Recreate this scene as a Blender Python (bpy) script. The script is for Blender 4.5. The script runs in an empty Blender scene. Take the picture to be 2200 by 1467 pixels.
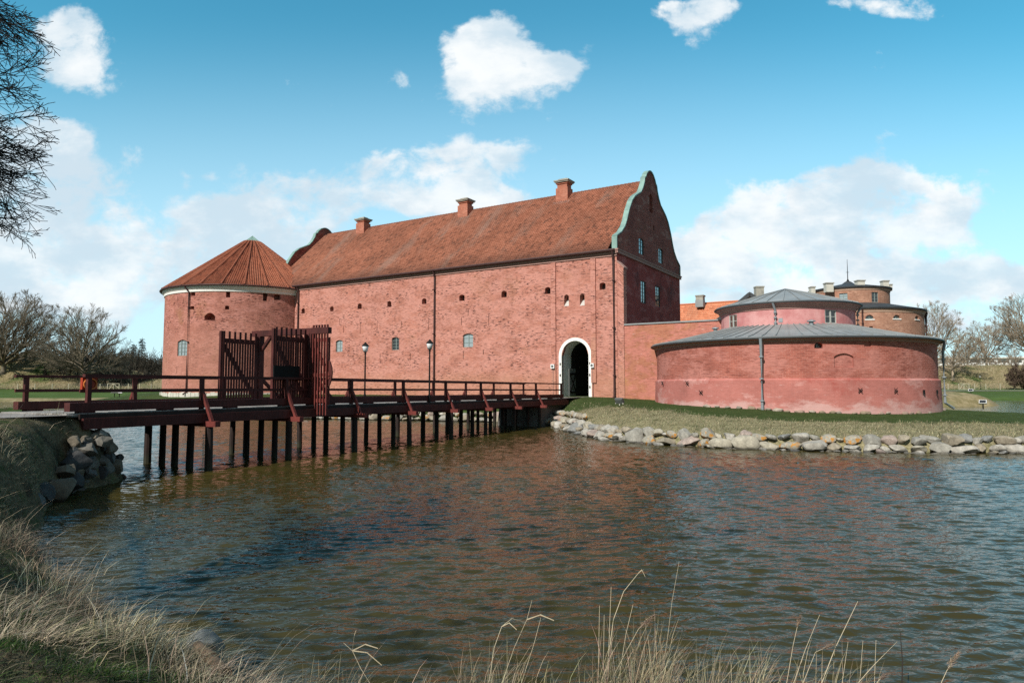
import bpy, math, random
import numpy as np
from mathutils import Vector, Matrix, noise as mn
random.seed(7); rng = np.random.default_rng(11)
R = math.radians
sc = bpy.context.scene
COL = sc.collection

# ---------------------------------------------------------------- camera
F, CX, CY, HZ = 1440.0, 1100.0, 733.5, 829.0
PITCH = math.atan((HZ-CY)/F)
CAM = np.array([0.0, 0.0, 3.1])          # 3.1 m above the moat water (z = 0)
_c, _s = math.cos(PITCH), math.sin(PITCH)
def ray(px, py):
    x = (px-CX)/F; y = -(py-CY)/F
    return np.array([x, _c-y*_s, _s+y*_c])
def atY(px, py, Y): d = ray(px, py); return CAM+d*(Y/d[1])
def atZ(px, py, z): d = ray(px, py); return CAM+d*((z-CAM[2])/d[2])
def on_plane(px, py, P, n): d = ray(px, py); return CAM+d*(np.dot(P-CAM, n)/np.dot(d, n))

# ---------------------------------------------------------------- object helpers
ORG = {}
def thing(name, label, cat, loc=(0, 0, 0), group=None):
    o = bpy.data.objects.new(name, None); COL.objects.link(o)
    o.empty_display_size = 0.3
    o.location = loc; o['label'] = label; o['category'] = cat
    if group: o['group'] = group
    ORG[o.name] = np.array(loc, float); return o
def tag(o, label, cat, group=None):
    o['label'] = label; o['category'] = cat
    if group: o['group'] = group
    return o
def mesh_obj(name, V, Fc, mat, parent=None, smooth=False, uv=None, colors=None, loc=None, loops=None):
    """V: n x 3 world vertices; Fc: list of faces, or an int array n x 3 / n x 4"""
    V = np.asarray(V, float).reshape(-1, 3)
    org = ORG[parent.name] if parent is not None else (np.array(loc, float) if loc is not None else np.zeros(3))
    V = V-org
    me = bpy.data.meshes.new(name)
    if isinstance(Fc, np.ndarray):
        k = Fc.shape[1]; n = len(Fc)
        me.vertices.add(len(V)); me.vertices.foreach_set('co', V.astype(np.float32).ravel())
        me.loops.add(n*k); me.loops.foreach_set('vertex_index', Fc.astype(np.int32).ravel())
        me.polygons.add(n); me.polygons.foreach_set('loop_start', np.arange(0, n*k, k, dtype=np.int32))
        me.update(calc_edges=True)
    else:
        me.from_pydata(V.tolist(), [], Fc)
    if uv is not None:
        ul = me.uv_layers.new(name='UVMap')
        idx = np.empty(len(me.loops), np.int32); me.loops.foreach_get('vertex_index', idx)
        ul.data.foreach_set('uv', np.asarray(uv, np.float32)[idx].ravel())
    if colors is not None:
        for an, arr in colors.items():
            a = me.attributes.new(an, 'FLOAT_COLOR', 'POINT')
            arr = np.asarray(arr, np.float32)
            if arr.ndim == 1: arr = np.stack([arr]*3, 1)
            a.data.foreach_set('color', np.concatenate([arr, np.ones((len(arr), 1), np.float32)], 1).ravel())
    if smooth:
        me.polygons.foreach_set('use_smooth', np.ones(len(me.polygons), bool))
    me.materials.append(mat)
    o = bpy.data.objects.new(name, me); COL.objects.link(o)
    if parent is not None: o.parent = parent
    elif loc is not None: o.location = loc
    ORG[o.name] = org
    return o
class MB:
    """collects quads, boxes and tubes into one mesh"""
    def __init__(s): s.v = []; s.f = []; s.uv = []
    def poly(s, pts, uvs=None):
        b = len(s.v)
        for i, p in enumerate(pts):
            s.v.append((float(p[0]), float(p[1]), float(p[2])))
            s.uv.append(tuple(uvs[i]) if uvs is not None else (0.0, 0.0))
        s.f.append(tuple(range(b, b+len(pts))))
    def hexa(s, P):
        """8 corners: bottom 0-3, top 4-7"""
        b = len(s.v)
        P = [np.asarray(p, float) for p in P]
        e1 = np.linalg.norm(P[1]-P[0]); e2 = np.linalg.norm(P[3]-P[0]); e3 = np.linalg.norm(P[4]-P[0])
        def q(i, uv):
            s.poly([P[k] for k in i], uv)
        q((0, 3, 2, 1), [(0, 0), (0, e2), (e1, e2), (e1, 0)]); q((4, 5, 6, 7), [(0, 0), (e1, 0), (e1, e2), (0, e2)])
        q((0, 1, 5, 4), [(0, 0), (e1, 0), (e1, e3), (0, e3)]); q((2, 3, 7, 6), [(0, 0), (e1, 0), (e1, e3), (0, e3)])
        q((1, 2, 6, 5), [(0, 0), (e2, 0), (e2, e3), (0, e3)]); q((3, 0, 4, 7), [(0, 0), (e2, 0), (e2, e3), (0, e3)])
    def box(s, c, ax, ay, az, hx, hy, hz):
        c = np.asarray(c, float); ax = np.asarray(ax, float)*hx; ay = np.asarray(ay, float)*hy; az = np.asarray(az, float)*hz
        s.hexa([c-ax-ay-az, c+ax-ay-az, c+ax+ay-az, c-ax+ay-az, c-ax-ay+az, c+ax-ay+az, c+ax+ay+az, c-ax+ay+az])
    def bar(s, a, b, w, h, up=(0, 0, 1)):
        """square timber from a to b, w wide, h high"""
        a = np.asarray(a, float); b = np.asarray(b, float); t = b-a; L = np.linalg.norm(t); t = t/L
        up = np.asarray(up, float); sx = np.cross(t, up); sx /= np.linalg.norm(sx); u = np.cross(sx, t)
        s.box((a+b)/2, t, sx, u, L/2, w/2, h/2)
    def tube(s, pts, rad, n=8, caps=True):
        pts = [np.asarray(p, float) for p in pts]
        if np.isscalar(rad): rad = [rad]*len(pts)
        b = len(s.v); up = np.array([0.0, 0, 1])
        for i, p in enumerate(pts):
            t = pts[min(i+1, len(pts)-1)]-pts[max(i-1, 0)]; t /= (np.linalg.norm(t)+1e-9)
            a = np.cross(t, up)
            if np.linalg.norm(a) < 1e-3: a = np.cross(t, np.array([1.0, 0, 0]))
            a /= np.linalg.norm(a); c = np.cross(a, t)
            for k in range(n):
                q = p+rad[i]*(a*math.cos(2*math.pi*k/n)+c*math.sin(2*math.pi*k/n))
                s.v.append(tuple(q)); s.uv.append((k/n*2*math.pi*rad[i], float(i)))
        for i in range(len(pts)-1):
            for k in range(n):
                s.f.append((b+i*n+k, b+i*n+(k+1) % n, b+(i+1)*n+(k+1) % n, b+(i+1)*n+k))
        if caps:
            s.f.append(tuple(range(b, b+n))[::-1]); e = b+(len(pts)-1)*n; s.f.append(tuple(range(e, e+n)))
    def lathe(s, c, prof, n=64, a0=0.0, a1=2*math.pi, capends=False):
        """prof: list of (r, z) ; uv in metres"""
        b = len(s.v); full = abs(a1-a0-2*math.pi) < 1e-6; m = n+1
        L = 0
        for j, (r, z) in enumerate(prof):
            if j: L += math.hypot(r-prof[j-1][0], z-prof[j-1][1])
            for k in range(m):
                a = a0+(a1-a0)*k/n
                s.v.append((c[0]+r*math.cos(a), c[1]+r*math.sin(a), z)); s.uv.append((a*max(r, prof[0][0]), L))
        for j in range(len(prof)-1):
            for k in range(n):
                s.f.append((b+j*m+k, b+j*m+k+1, b+(j+1)*m+k+1, b+(j+1)*m+k))
    def build(s, name, mat, parent=None, smooth=False, loc=None):
        return mesh_obj(name, s.v, s.f, mat, parent, smooth, uv=s.uv, loc=loc)

# ---------------------------------------------------------------- material helpers
class NB:
    def __init__(s, name, world=None):
        if world is None:
            s.m = bpy.data.materials.new(name); s.m.use_nodes = True; s.nt = s.m.node_tree
        else: s.m = world; s.nt = world.node_tree
        s.nt.nodes.clear()
    def n(s, t, **kw):
        x = s.nt.nodes.new(t)
        for k, v in kw.items(): setattr(x, k, v)
        return x
    def set(s, sock, val):
        if val is None: return
        if isinstance(val, bpy.types.NodeSocket): s.nt.links.new(val, sock)
        elif isinstance(val, (tuple, list)) and len(val) == 3 and sock.type == 'RGBA': sock.default_value = (*val, 1)
        else: sock.default_value = val
    def math(s, op, a, b=None, c=None, clamp=False):
        x = s.n('ShaderNodeMath', operation=op, use_clamp=clamp)
        s.set(x.inputs[0], a); s.set(x.inputs[1], b)
        if c is not None: s.set(x.inputs[2], c)
        return x.outputs[0]
    def vmath(s, op, a, b=None):
        x = s.n('ShaderNodeVectorMath', operation=op); s.set(x.inputs[0], a); s.set(x.inputs[1], b); return x.outputs[0]
    def mapv(s, v, scale=(1, 1, 1), loc=(0, 0, 0), rot=(0, 0, 0)):
        x = s.n('ShaderNodeMapping'); s.set(x.inputs[0], v)
        x.inputs['Location'].default_value = loc; x.inputs['Rotation'].default_value = rot; x.inputs['Scale'].default_value = scale
        return x.outputs[0]
    def noise(s, v, scale=1.0, detail=3.0, rough=0.5, dist=0.0, color=False):
        x = s.n('ShaderNodeTexNoise'); s.set(x.inputs['Vector'], v)
        x.inputs['Scale'].default_value = scale; x.inputs['Detail'].default_value = detail
        x.inputs['Roughness'].default_value = rough; x.inputs['Distortion'].default_value = dist
        return x.outputs['Color' if color else 'Fac']
    def voro(s, v, scale=1.0, out='Distance', feature='F1', rnd=1.0):
        x = s.n('ShaderNodeTexVoronoi', feature=feature); s.set(x.inputs['Vector'], v)
        x.inputs['Scale'].default_value = scale; x.inputs['Randomness'].default_value = rnd
        return x.outputs[out]
    def step(s, f, a, b):
        x = s.n('ShaderNodeMapRange', interpolation_type='SMOOTHSTEP'); s.set(x.inputs[0], f)
        x.inputs[1].default_value = a; x.inputs[2].default_value = b; return x.outputs[0]
    def remap(s, f, a, b, c, d, clamp=True):
        x = s.n('ShaderNodeMapRange', clamp=clamp); s.set(x.inputs[0], f)
        for i, q in enumerate((a, b, c, d)): x.inputs[1+i].default_value = q
        return x.outputs[0]
    def mix(s, f, a, b, blend='MIX'):
        x = s.n('ShaderNodeMix', data_type='RGBA', blend_type=blend)
        s.set(x.inputs[0], f); s.set(x.inputs[6], a); s.set(x.inputs[7], b); return x.outputs[2]
    def scale(s, c, f):
        return s.mix(1.0, c, s.comb(f), 'MULTIPLY')
    def comb(s, f):
        x = s.n('ShaderNodeCombineColor')
        for i in range(3): s.set(x.inputs[i], f)
        return x.outputs[0]
    def attr(s, nm, out='Color'): return s.n('ShaderNodeAttribute', attribute_name=nm).outputs[out]
    def tc(s, o='Object'): return s.n('ShaderNodeTexCoord').outputs[o]
    def pos(s): return s.n('ShaderNodeNewGeometry').outputs['Position']
    def sep(s, v):
        x = s.n('ShaderNodeSeparateXYZ'); s.set(x.inputs[0], v); return x.outputs
    def bump(s, h, strength=0.5, dist=0.02):
        x = s.n('ShaderNodeBump'); s.set(x.inputs['Height'], h); x.inputs['Strength'].default_value = strength; x.inputs['Distance'].default_value = dist
        return x.outputs[0]
    def out(s, color, rough=0.8, normal=None, spec=0.3, metal=0.0, **kw):
        p = s.n('ShaderNodeBsdfPrincipled'); s.set(p.inputs['Base Color'], color); s.set(p.inputs['Roughness'], rough)
        p.inputs['Specular IOR Level'].default_value = spec; s.set(p.inputs['Metallic'], metal)
        if normal is not None: s.set(p.inputs['Normal'], normal)
        for k, v in kw.items(): s.set(p.inputs[k], v)
        o = s.n('ShaderNodeOutputMaterial'); s.nt.links.new(p.outputs[0], o.inputs[0]); return s.m

def brick_mat(name, ca, cb, mortar, wash, wash_amt, dark=(0.09, 0.035, 0.03), dark_amt=1.0, stain=(0.30, 0.17, 0.07), stain_amt=0.35,
              low=None, low_v=(0, 0), pale_base=None, rows=(0.27, 0.092), pale=(0.55, 0.42, 0.37), bumpk=0.5):
    b = NB(name); uv = b.tc('UV')
    br = b.n('ShaderNodeTexBrick'); b.set(br.inputs['Vector'], b.vmath('ADD', uv, b.mapv(b.noise(uv, 0.7, 2, color=True), (0.05, 0.05, 0))))
    br.inputs['Scale'].default_value = 1.0; br.inputs['Brick Width'].default_value = rows[0]; br.inputs['Row Height'].default_value = rows[1]
    br.inputs['Mortar Size'].default_value = 0.011; br.inputs['Mortar Smooth'].default_value = 0.3; br.inputs['Bias'].default_value = -0.1
    br.inputs['Color1'].default_value = (*ca, 1); br.inputs['Color2'].default_value = (*cb, 1); br.inputs['Mortar'].default_value = (*mortar, 1)
    col = br.outputs['Color']
    col = b.scale(col, b.remap(b.noise(uv, 0.35, 8, 0.7), 0.3, 0.7, 0.78, 1.20))
    # lime wash / pink render that still clings to the bricks
    wn = b.noise(b.mapv(uv, (0.40, 0.95, 1)), 1.0, 9, 0.72, 0.3)
    w = b.math('MULTIPLY', b.step(wn, 0.55-0.20*wash_amt, 0.62-0.14*wash_amt), 0.68)
    col = b.mix(w, col, b.scale(b.mix(b.noise(uv, 1.3, 4), wash, tuple(min(1, 1.25*x) for x in wash)), b.remap(b.noise(b.mapv(uv, (2.2, 7, 1)), 1.0, 4, .7), 0.3, 0.7, 0.72, 1.22)))
    # burnt headers: short dark runs along the courses
    dn = b.noise(b.mapv(uv, (2.2, 8.5, 1)), 1.0, 3.0, 0.65)
    dz = b.step(b.noise(b.mapv(uv, (.35, .6, 1)), 1.0, 4, .6), 0.40, 0.60)
    dk = b.math('MULTIPLY', b.step(dn, 0.53, 0.60), b.math('MULTIPLY', b.math('MULTIPLY_ADD', dz, 0.75, 0.30), 0.95*dark_amt), clamp=True)
    col = b.mix(dk, col, dark)
    # chipped pale spots
    pn = b.step(b.noise(b.mapv(uv, (1.5, 4.5, 1), (9, 3, 0)), 1.0, 4, 0.65), 0.63, 0.69)
    col = b.mix(b.math('MULTIPLY', pn, 0.38), col, pale)
    # ochre / sooty stains
    sn = b.step(b.noise(b.mapv(uv, (0.22, 0.2, 1), (4, 7, 0)), 1.0, 9, 0.72), 0.54, 0.64)
    col = b.mix(b.math('MULTIPLY', sn, stain_amt), col, stain)
    st_ = b.math('MULTIPLY', b.step(b.noise(b.mapv(uv, (1.3, .10, 1), (2, 5, 0)), 1.0, 5, .65), .55, .70), .22)
    col = b.mix(st_, col, b.scale(col, .55))
    if low is not None:        # a differently weathered zone near the ground
        v = b.sep(uv)[1]
        lv = b.math('ADD', v, b.math('MULTIPLY', b.math('SUBTRACT', b.noise(uv, 0.4, 5, 0.6), 0.5), 1.6))
        col = b.mix(b.math('MULTIPLY', b.math('SUBTRACT', 1.0, b.step(lv, low_v[0], low_v[1])), 0.8), col, b.scale(col, 1.0) if low == 'none' else b.mix(0.5, low, col, 'MIX'))
    if pale_base is not None:  # salts creeping up from the ground
        v = b.sep(uv)[1]
        k = b.math('ADD', v, b.math('MULTIPLY', b.math('SUBTRACT', b.noise(b.mapv(uv, (0.5, 1.0, 1)), 1.0, 6, 0.68), 0.5), 3.0))
        col = b.mix(b.math('MULTIPLY', b.math('SUBTRACT', 1.0, b.step(k, pale_base[1], pale_base[1]+0.55)), 0.7), col, pale_base[0])
    h = b.math('ADD', b.math('MULTIPLY', br.outputs['Fac'], -0.5), b.math('ADD', b.noise(uv, 5, 4), b.math('MULTIPLY', dk, -0.6)))
    return b.out(col, 0.9, b.bump(h, bumpk, 0.025), 0.15)

def plain_mat(name, col, rough=0.6, var=0.15, scale=3.0, spec=0.3, metal=0.0, bump=0.15, coord='Object', streak=None, col2=None):
    b = NB(name); v = b.tc(coord)
    if streak: v = b.mapv(v, streak)
    nz = b.noise(v, scale, 5, 0.6)
    c = b.scale(col, b.remap(nz, 0.25, 0.75, 1-var, 1+var)) if col2 is None else b.mix(b.step(nz, 0.38, 0.62), col, col2)
    return b.out(c, b.remap(nz, 0.3, 0.7, max(0.02, rough-0.08), min(1, rough+0.08)), b.bump(nz, bump, 0.02), spec, metal)

M = {}
M['front'] = brick_mat('weathered_pink_brick', (0.45, 0.172, 0.126), (0.36, 0.122, 0.090), (0.49, 0.285, 0.225), (0.50, 0.235, 0.192), 0.58, stain_amt=0.12, dark=(.10,.045,.04), low=(0.42, 0.21, 0.13), low_v=(3.2, 5.2))
M['tower'] = brick_mat('round_tower_brick', (0.38, 0.134, 0.098), (0.29, 0.094, 0.070), (0.45, 0.245, 0.195), (0.47, 0.21, 0.172), 0.38, stain_amt=0.3, low=(0.42, 0.20, 0.15), low_v=(7.5, 11.5))
M['gable'] = brick_mat('shaded_gable_brick', (0.29, 0.084, 0.064), (0.21, 0.058, 0.048), (0.31, 0.155, 0.125), (0.36, 0.20, 0.165), 0.12, stain=(0.2, 0.11, 0.05), stain_amt=0.35, pale=(.42, .28, .24))  # same brick, with the gable's shade worked into a browner, darker colour
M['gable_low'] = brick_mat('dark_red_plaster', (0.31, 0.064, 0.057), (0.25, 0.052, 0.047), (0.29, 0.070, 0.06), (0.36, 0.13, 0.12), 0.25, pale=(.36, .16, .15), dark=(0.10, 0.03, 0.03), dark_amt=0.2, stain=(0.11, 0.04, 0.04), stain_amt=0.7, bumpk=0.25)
M['curtain'] = brick_mat('ochre_pink_brick', (0.43, 0.165, 0.10), (0.35, 0.115, 0.07), (0.43, 0.235, 0.16), (0.46, 0.175, 0.145), 0.55, dark_amt=0.4, stain=(0.40, 0.20, 0.085), stain_amt=0.65)
M['bastion'] = brick_mat('bastion_red_brick', (0.37, 0.118, 0.088), (0.29, 0.088, 0.066), (0.43, 0.20, 0.16), (0.44, 0.185, 0.155), 0.48, dark_amt=0.6, dark=(0.14, 0.04, 0.032), stain=(0.25, 0.075, 0.06), stain_amt=0.4, rows=(0.34, 0.12), pale=(0.55, 0.30, 0.26))
M['plinth'] = brick_mat('pink_plinth_plaster', (0.43, 0.155, 0.132), (0.39, 0.135, 0.112), (0.44, 0.18, 0.155), (0.50, 0.26, 0.235), 0.14, dark_amt=0.12, stain=(0.34, 0.07, 0.055), stain_amt=0.65, pale=(0.60, 0.42, 0.40), pale_base=((0.56, 0.36, 0.335), 1.6), bumpk=0.35)
M['keep'] = brick_mat('brown_keep_brick', (0.41, 0.205, 0.135), (0.33, 0.15, 0.10), (0.40, 0.26, 0.19), (0.45, 0.26, 0.185), 0.2, dark_amt=0.5, stain=(0.25, 0.10, 0.08), stain_amt=0.3)
def pink_plaster():
    b = NB('pale_pink_plaster'); uv = b.tc('UV')
    c = b.mix(b.step(b.noise(uv, 0.55, 6, 0.65), 0.36, 0.64), (0.44, 0.165, 0.165), (0.58, 0.30, 0.29))
    c = b.mix(b.math('MULTIPLY', b.step(b.noise(uv, 2.6, 5, 0.7), 0.55, 0.75), 0.5), c, (0.36, 0.11, 0.10))
    return b.out(c, 0.9, b.bump(b.noise(uv, 4, 5), 0.25, 0.02), 0.15)
M['pink'] = pink_plaster()
def tile_mat(name, base, alt, dark, lichen, eave_dark=0.5):
    b = NB(name); uv = b.tc('UV'); t = b.sep(b.attr('tint'))
    c = b.mix(t[0], base, alt)
    c = b.mix(b.math('MULTIPLY', b.step(t[1], 0.80, 0.98), .65), c, dark)
    lv = b.noise(b.mapv(uv, (0.30, 0.07, 1)), 1.0, 5, 0.6)
    c = b.mix(b.math('MULTIPLY', b.step(lv, 0.50, 0.68), 0.55), c, lichen)
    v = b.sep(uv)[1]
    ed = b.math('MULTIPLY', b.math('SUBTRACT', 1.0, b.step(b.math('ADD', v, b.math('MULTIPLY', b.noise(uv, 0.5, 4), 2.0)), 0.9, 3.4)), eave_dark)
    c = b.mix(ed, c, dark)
    c = b.scale(c, b.remap(b.noise(uv, 0.25, 4), 0.3, 0.7, 0.85, 1.15))
    return b.out(c, 0.85, None, 0.2)
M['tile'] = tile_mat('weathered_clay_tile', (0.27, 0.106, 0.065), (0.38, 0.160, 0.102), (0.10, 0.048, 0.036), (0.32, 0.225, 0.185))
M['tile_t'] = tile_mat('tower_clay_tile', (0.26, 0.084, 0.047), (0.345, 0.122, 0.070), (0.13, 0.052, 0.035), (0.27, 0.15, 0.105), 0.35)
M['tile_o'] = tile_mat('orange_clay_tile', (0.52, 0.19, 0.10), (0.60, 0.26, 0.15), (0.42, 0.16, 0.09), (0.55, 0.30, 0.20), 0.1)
M['copper'] = plain_mat('green_copper', (0.23, 0.36, 0.32), 0.6, 0.25, 1.2, col2=(0.17, 0.27, 0.25))
M['zinc'] = plain_mat('grey_zinc_sheet', (0.25, 0.262, 0.265), 0.5, 0.2, 0.8, 0.35, 0.0, 0.05)
M['gutterz'] = plain_mat('dark_zinc_gutter', (0.06, 0.066, 0.07), 0.55, 0.2, 2.0)
M['slate'] = plain_mat('dark_roof_felt', (0.045, 0.05, 0.055), 0.7, 0.3, 1.0)
M['zincpipe'] = plain_mat('grey_zinc_pipe', (0.24, 0.27, 0.29), 0.5, 0.15, 2.0, 0.4, 0.2)
M['dpipe'] = plain_mat('dark_brown_metal', (0.055, 0.026, 0.024), 0.5, 0.3, 3.0)
M['iron'] = plain_mat('black_iron', (0.012, 0.012, 0.012), 0.75, 0.3, 5.0, 0.12)
M['white'] = plain_mat('white_limewash', (0.78, 0.77, 0.73), 0.9, 0.06, 1.5)
M['offwhite'] = plain_mat('pale_reveal_plaster', (0.55, 0.53, 0.50), 0.9, 0.2, 0.8, col2=(0.45, 0.42, 0.39))
M['band'] = plain_mat('dull_pink_band', (0.34, 0.20, 0.17), 0.9, 0.15, 1.5)
M['dark_in'] = plain_mat('unlit_interior', (0.02, 0.018, 0.016), 0.9, 0.2)
M['frame'] = plain_mat('grey_green_window_paint', (0.20, 0.245, 0.235), 0.55, 0.12, 4.0)
M['frame_d'] = plain_mat('dark_window_paint', (0.10, 0.105, 0.10), 0.55, 0.12, 4.0)
M['frame_w'] = plain_mat('pale_window_paint', (0.42, 0.43, 0.40), 0.55, 0.12, 4.0)
M['concrete'] = plain_mat('weathered_render_grey', (0.36, 0.34, 0.29), 0.9, 0.2, 1.2, col2=(0.26, 0.25, 0.22))
M['pale'] = plain_mat('pale_limestone', (0.52, 0.50, 0.44), 0.9, 0.15, 1.5)
M['chim'] = brick_mat('chimney_brick', (0.42, 0.155, 0.10), (0.35, 0.12, 0.08), (0.40, 0.19, 0.13), (0.46, 0.20, 0.14), 0.3, dark_amt=0.3, stain_amt=0.1)
def glass(name, col, rough=0.03, spec=1.0):
    b = NB(name); n = b.noise(b.tc('Object'), 1.2, 2)
    return b.out(col, rough, b.bump(n, 0.12, 0.05), spec, IOR=1.95)
M['pane'] = glass('window_glass', (0.012, 0.016, 0.018))
M['pane_l'] = glass('pale_reflection_glass', (0.30, 0.36, 0.38), 0.08, 0.8)  # pale base colour stands in for the light these panes reflect
def wood(name, col, sheen=0.5):
    b = NB(name); v = b.tc('Object')
    n1 = b.noise(v, 1.4, 4, 0.6); n2 = b.noise(b.mapv(v, (9, 9, 1.2)), 2.0, 4, 0.6)
    c = b.scale(b.scale(col, b.remap(n1, 0.25, 0.75, 0.6, 1.45)), b.remap(n2, 0.3, 0.7, 0.7, 1.3))
    z = b.sep(b.pos())[2]; al = b.math('SUBTRACT', 1.0, b.step(b.math('ADD', z, b.math('MULTIPLY', n2, .5)), .35, .75)); c = b.mix(b.math('MULTIPLY', al, .7), c, (.030, .034, .018))
    return b.out(c, 0.75, b.bump(n2, 0.3, 0.01), 0.3)
M['wood'] = wood('falu_red_timber', (0.062, 0.014, 0.012))
M['woodhi'] = wood('fresh_red_timber', (0.125, 0.025, 0.020))
M['pile'] = wood('tarred_timber', (0.022, 0.013, 0.011))
M['deckw'] = wood('worn_deck_planks', (0.26, 0.245, 0.23))
M['orange'] = plain_mat('orange_plastic', (0.33, 0.035, 0.010), 0.5, 0.1)
M['orange_l'] = plain_mat('pale_orange_plastic', (0.66, 0.22, 0.06), 0.4, 0.1)
M['opal'] = plain_mat('opal_lamp_glass', (0.72, 0.74, 0.76), 0.25, 0.04, spec=0.5)
M['whitebox'] = plain_mat('white_metal', (0.7, 0.7, 0.7), 0.5, 0.06)
M['bark'] = plain_mat('grey_bark', (0.125, 0.098, 0.066), 0.9, 0.3, 0.6, col2=(0.07, 0.06, 0.045))
M['bark_d'] = plain_mat('dark_bark', (0.030, 0.025, 0.021), 0.9, 0.3, 3.0)
M['bark_r'] = plain_mat('pale_brown_bark', (0.36, 0.29, 0.21), 0.9, 0.3, 0.6, col2=(0.25, 0.20, 0.15))
M['bark_f'] = plain_mat('grey_olive_bark', (0.19, 0.16, 0.115), 0.9, 0.3, 0.3, col2=(0.13, 0.11, 0.08))
M['conifer'] = plain_mat('dark_needles', (0.018, 0.028, 0.020), 0.9, 0.4, 1.0)
M['fence'] = plain_mat('pale_fence_timber', (0.42, 0.38, 0.28), 0.9, 0.2)
M['facade_w'] = plain_mat('white_facade', (0.72, 0.73, 0.72), 0.8, 0.08, 0.2)
# ---------------------------------------------------------------- walls with real openings
def op(u0, u1, v0, v1, rise=0.0, depth=0.35, back=True, mat=None):
    return dict(u0=u0, u1=u1, v0=v0, v1=v1, rise=rise, depth=depth, back=back)
def arch_top(o, n=10):
    uc = (o['u0']+o['u1'])/2; hw = (o['u1']-o['u0'])/2; P = []
    for k in range(n+1):
        u = o['u0']+(o['u1']-o['u0'])*k/n; x = (u-uc)/hw
        if o['rise'] >= hw*0.85: v = o['v1']-o['rise']+o['rise']*math.sqrt(max(0, 1-x*x))
        else: v = o['v1']-o['rise']*x*x
        P.append((u, v))
    return P
def wall(mb, fn, u0, u1, v0, v1, ops=(), du=2.0, dv=None, extent=None):
    def cuts(a, b, extra, step):
        s = {a, b} | {x for x in extra if a < x < b}
        n = max(1, int(math.ceil((b-a)/step)))
        for i in range(1, n): s.add(a+(b-a)*i/n)
        s = sorted(s); out = [s[0]]
        for x in s[1:]:
            if x-out[-1] > 1e-4: out.append(x)
        return out
    us = cuts(u0, u1, [o[k] for o in ops for k in ('u0', 'u1')], du)
    vs = cuts(v0, v1, [o[k] for o in ops for k in ('v0', 'v1')], dv or 50)
    for j in range(len(vs)-1):
        for i in range(len(us)-1):
            a, b, c, d = us[i], us[i+1], vs[j], vs[j+1]
            um, vm = (a+b)/2, (c+d)/2
            if any(o['u0'] < um < o['u1'] and o['v0'] < vm < o['v1'] for o in ops): continue
            P = [(a, c), (b, c), (b, d), (a, d)]
            if extent is not None:
                P = [(min(max(u, extent(v)[0]), extent(v)[1]), v) for u, v in P]
                if abs(P[0][0]-P[1][0])+abs(P[2][0]-P[3][0]) < 1e-4: continue
            mb.poly([fn(u, v, 0) for u, v in P], P)
    for o in ops:
        A = arch_top(o) if o['rise'] > 0 else [(o['u0'], o['v1']), (o['u1'], o['v1'])]
        if o['rise'] > 0:
            for (ua, va), (ub, vb) in zip(A[:-1], A[1:]):
                P = [(ua, va), (ub, vb), (ub, o['v1']), (ua, o['v1'])]
                mb.poly([fn(u, v, 0) for u, v in P], P)
        loop = [(o['u0'], o['v0']), (o['u1'], o['v0'])]+A[::-1]
        D = o['depth']
        for k in range(len(loop)):
            (ua, va), (ub, vb) = loop[k], loop[(k+1) % len(loop)]
            if abs(ua-ub)+abs(va-vb) < 1e-5: continue
            e = math.hypot(ub-ua, vb-va)
            mb.poly([fn(ua, va, 0), fn(ub, vb, 0), fn(ub, vb, D), fn(ua, va, D)], [(ua, va), (ub, vb), (ub+D, vb+D*.2), (ua+D, va+D*.2)])
        if o['back']:
            mb.poly([fn(u, v, D) for u, v in loop], loop)
def ubox(mb, fn, u0, u1, v0, v1, d0, d1):
    mb.hexa([fn(u0, v0, d0), fn(u1, v0, d0), fn(u1, v0, d1), fn(u0, v0, d1), fn(u0, v1, d0), fn(u1, v1, d0), fn(u1, v1, d1), fn(u0, v1, d1)])
def window(fn, o, parent, cols=2, rows=3, fmat='frame', pmat='pane', d=None, fw=0.07, sill=None, label=None):
    """window part (its painted frame and glazing bars) with the glass as a sub-part"""
    d = o['depth']-0.10 if d is None else d
    m = MB(); u0, u1, v0, v1 = o['u0'], o['u1'], o['v0'], o['v1']
    ubox(m, fn, u0-.01, u0+fw, v0, v1, d, d+.08); ubox(m, fn, u1-fw, u1+.01, v0, v1, d, d+.08)
    ubox(m, fn, u0+fw, u1-fw, v0, v0+fw, d+.003, d+.077)
    ubox(m, fn, u0+fw, u1-fw, v1-fw*(1.8 if o['rise'] else 1), v1, d+.003, d+.077)
    for k in range(1, cols):
        u = u0+(u1-u0)*k/cols; w = fw*(0.75 if cols == 2 or k == cols//2 else 0.32); ubox(m, fn, u-w, u+w, v0+fw, v1-fw, d+.006, d+.07)
    for k in range(1, rows):
        v = v0+(v1-v0)*k/rows; w = fw*0.3; ubox(m, fn, u0+fw, u1-fw, v-w, v+w, d+.012, d+.06)
    w = m.build('window', M[fmat], parent)
    if label: w['label'] = label
    g = MB(); g.poly([fn(u0, v0, d+.045), fn(u1, v0, d+.045), fn(u1, v1, d+.045), fn(u0, v1, d+.045)])
    g.build('pane', M[pmat], w)
    if sill:
        s = MB(); ubox(s, fn, u0-.12, u1+.12, v0-.14, v0-.002, -.10, .15); s.build('sill', M[sill], w)
    return w
def pipe(pts, r, mat, parent, name='drainpipe', n=8):
    m = MB(); m.tube(pts, r, n)
    pts = [np.asarray(p, float) for p in pts]
    a, b = pts[-2], pts[-1]
    for k in (0.15, 0.5, 0.85):                # pipe brackets
        q = pts[1]+(pts[-2]-pts[1])*k if len(pts) > 3 else pts[0]+(pts[-1]-pts[0])*k
        m.tube([q-np.array([0, 0, .05]), q+np.array([0, 0, .05])], r*1.45, n)
    return m.build(name, mat, parent, smooth=False)
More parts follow.
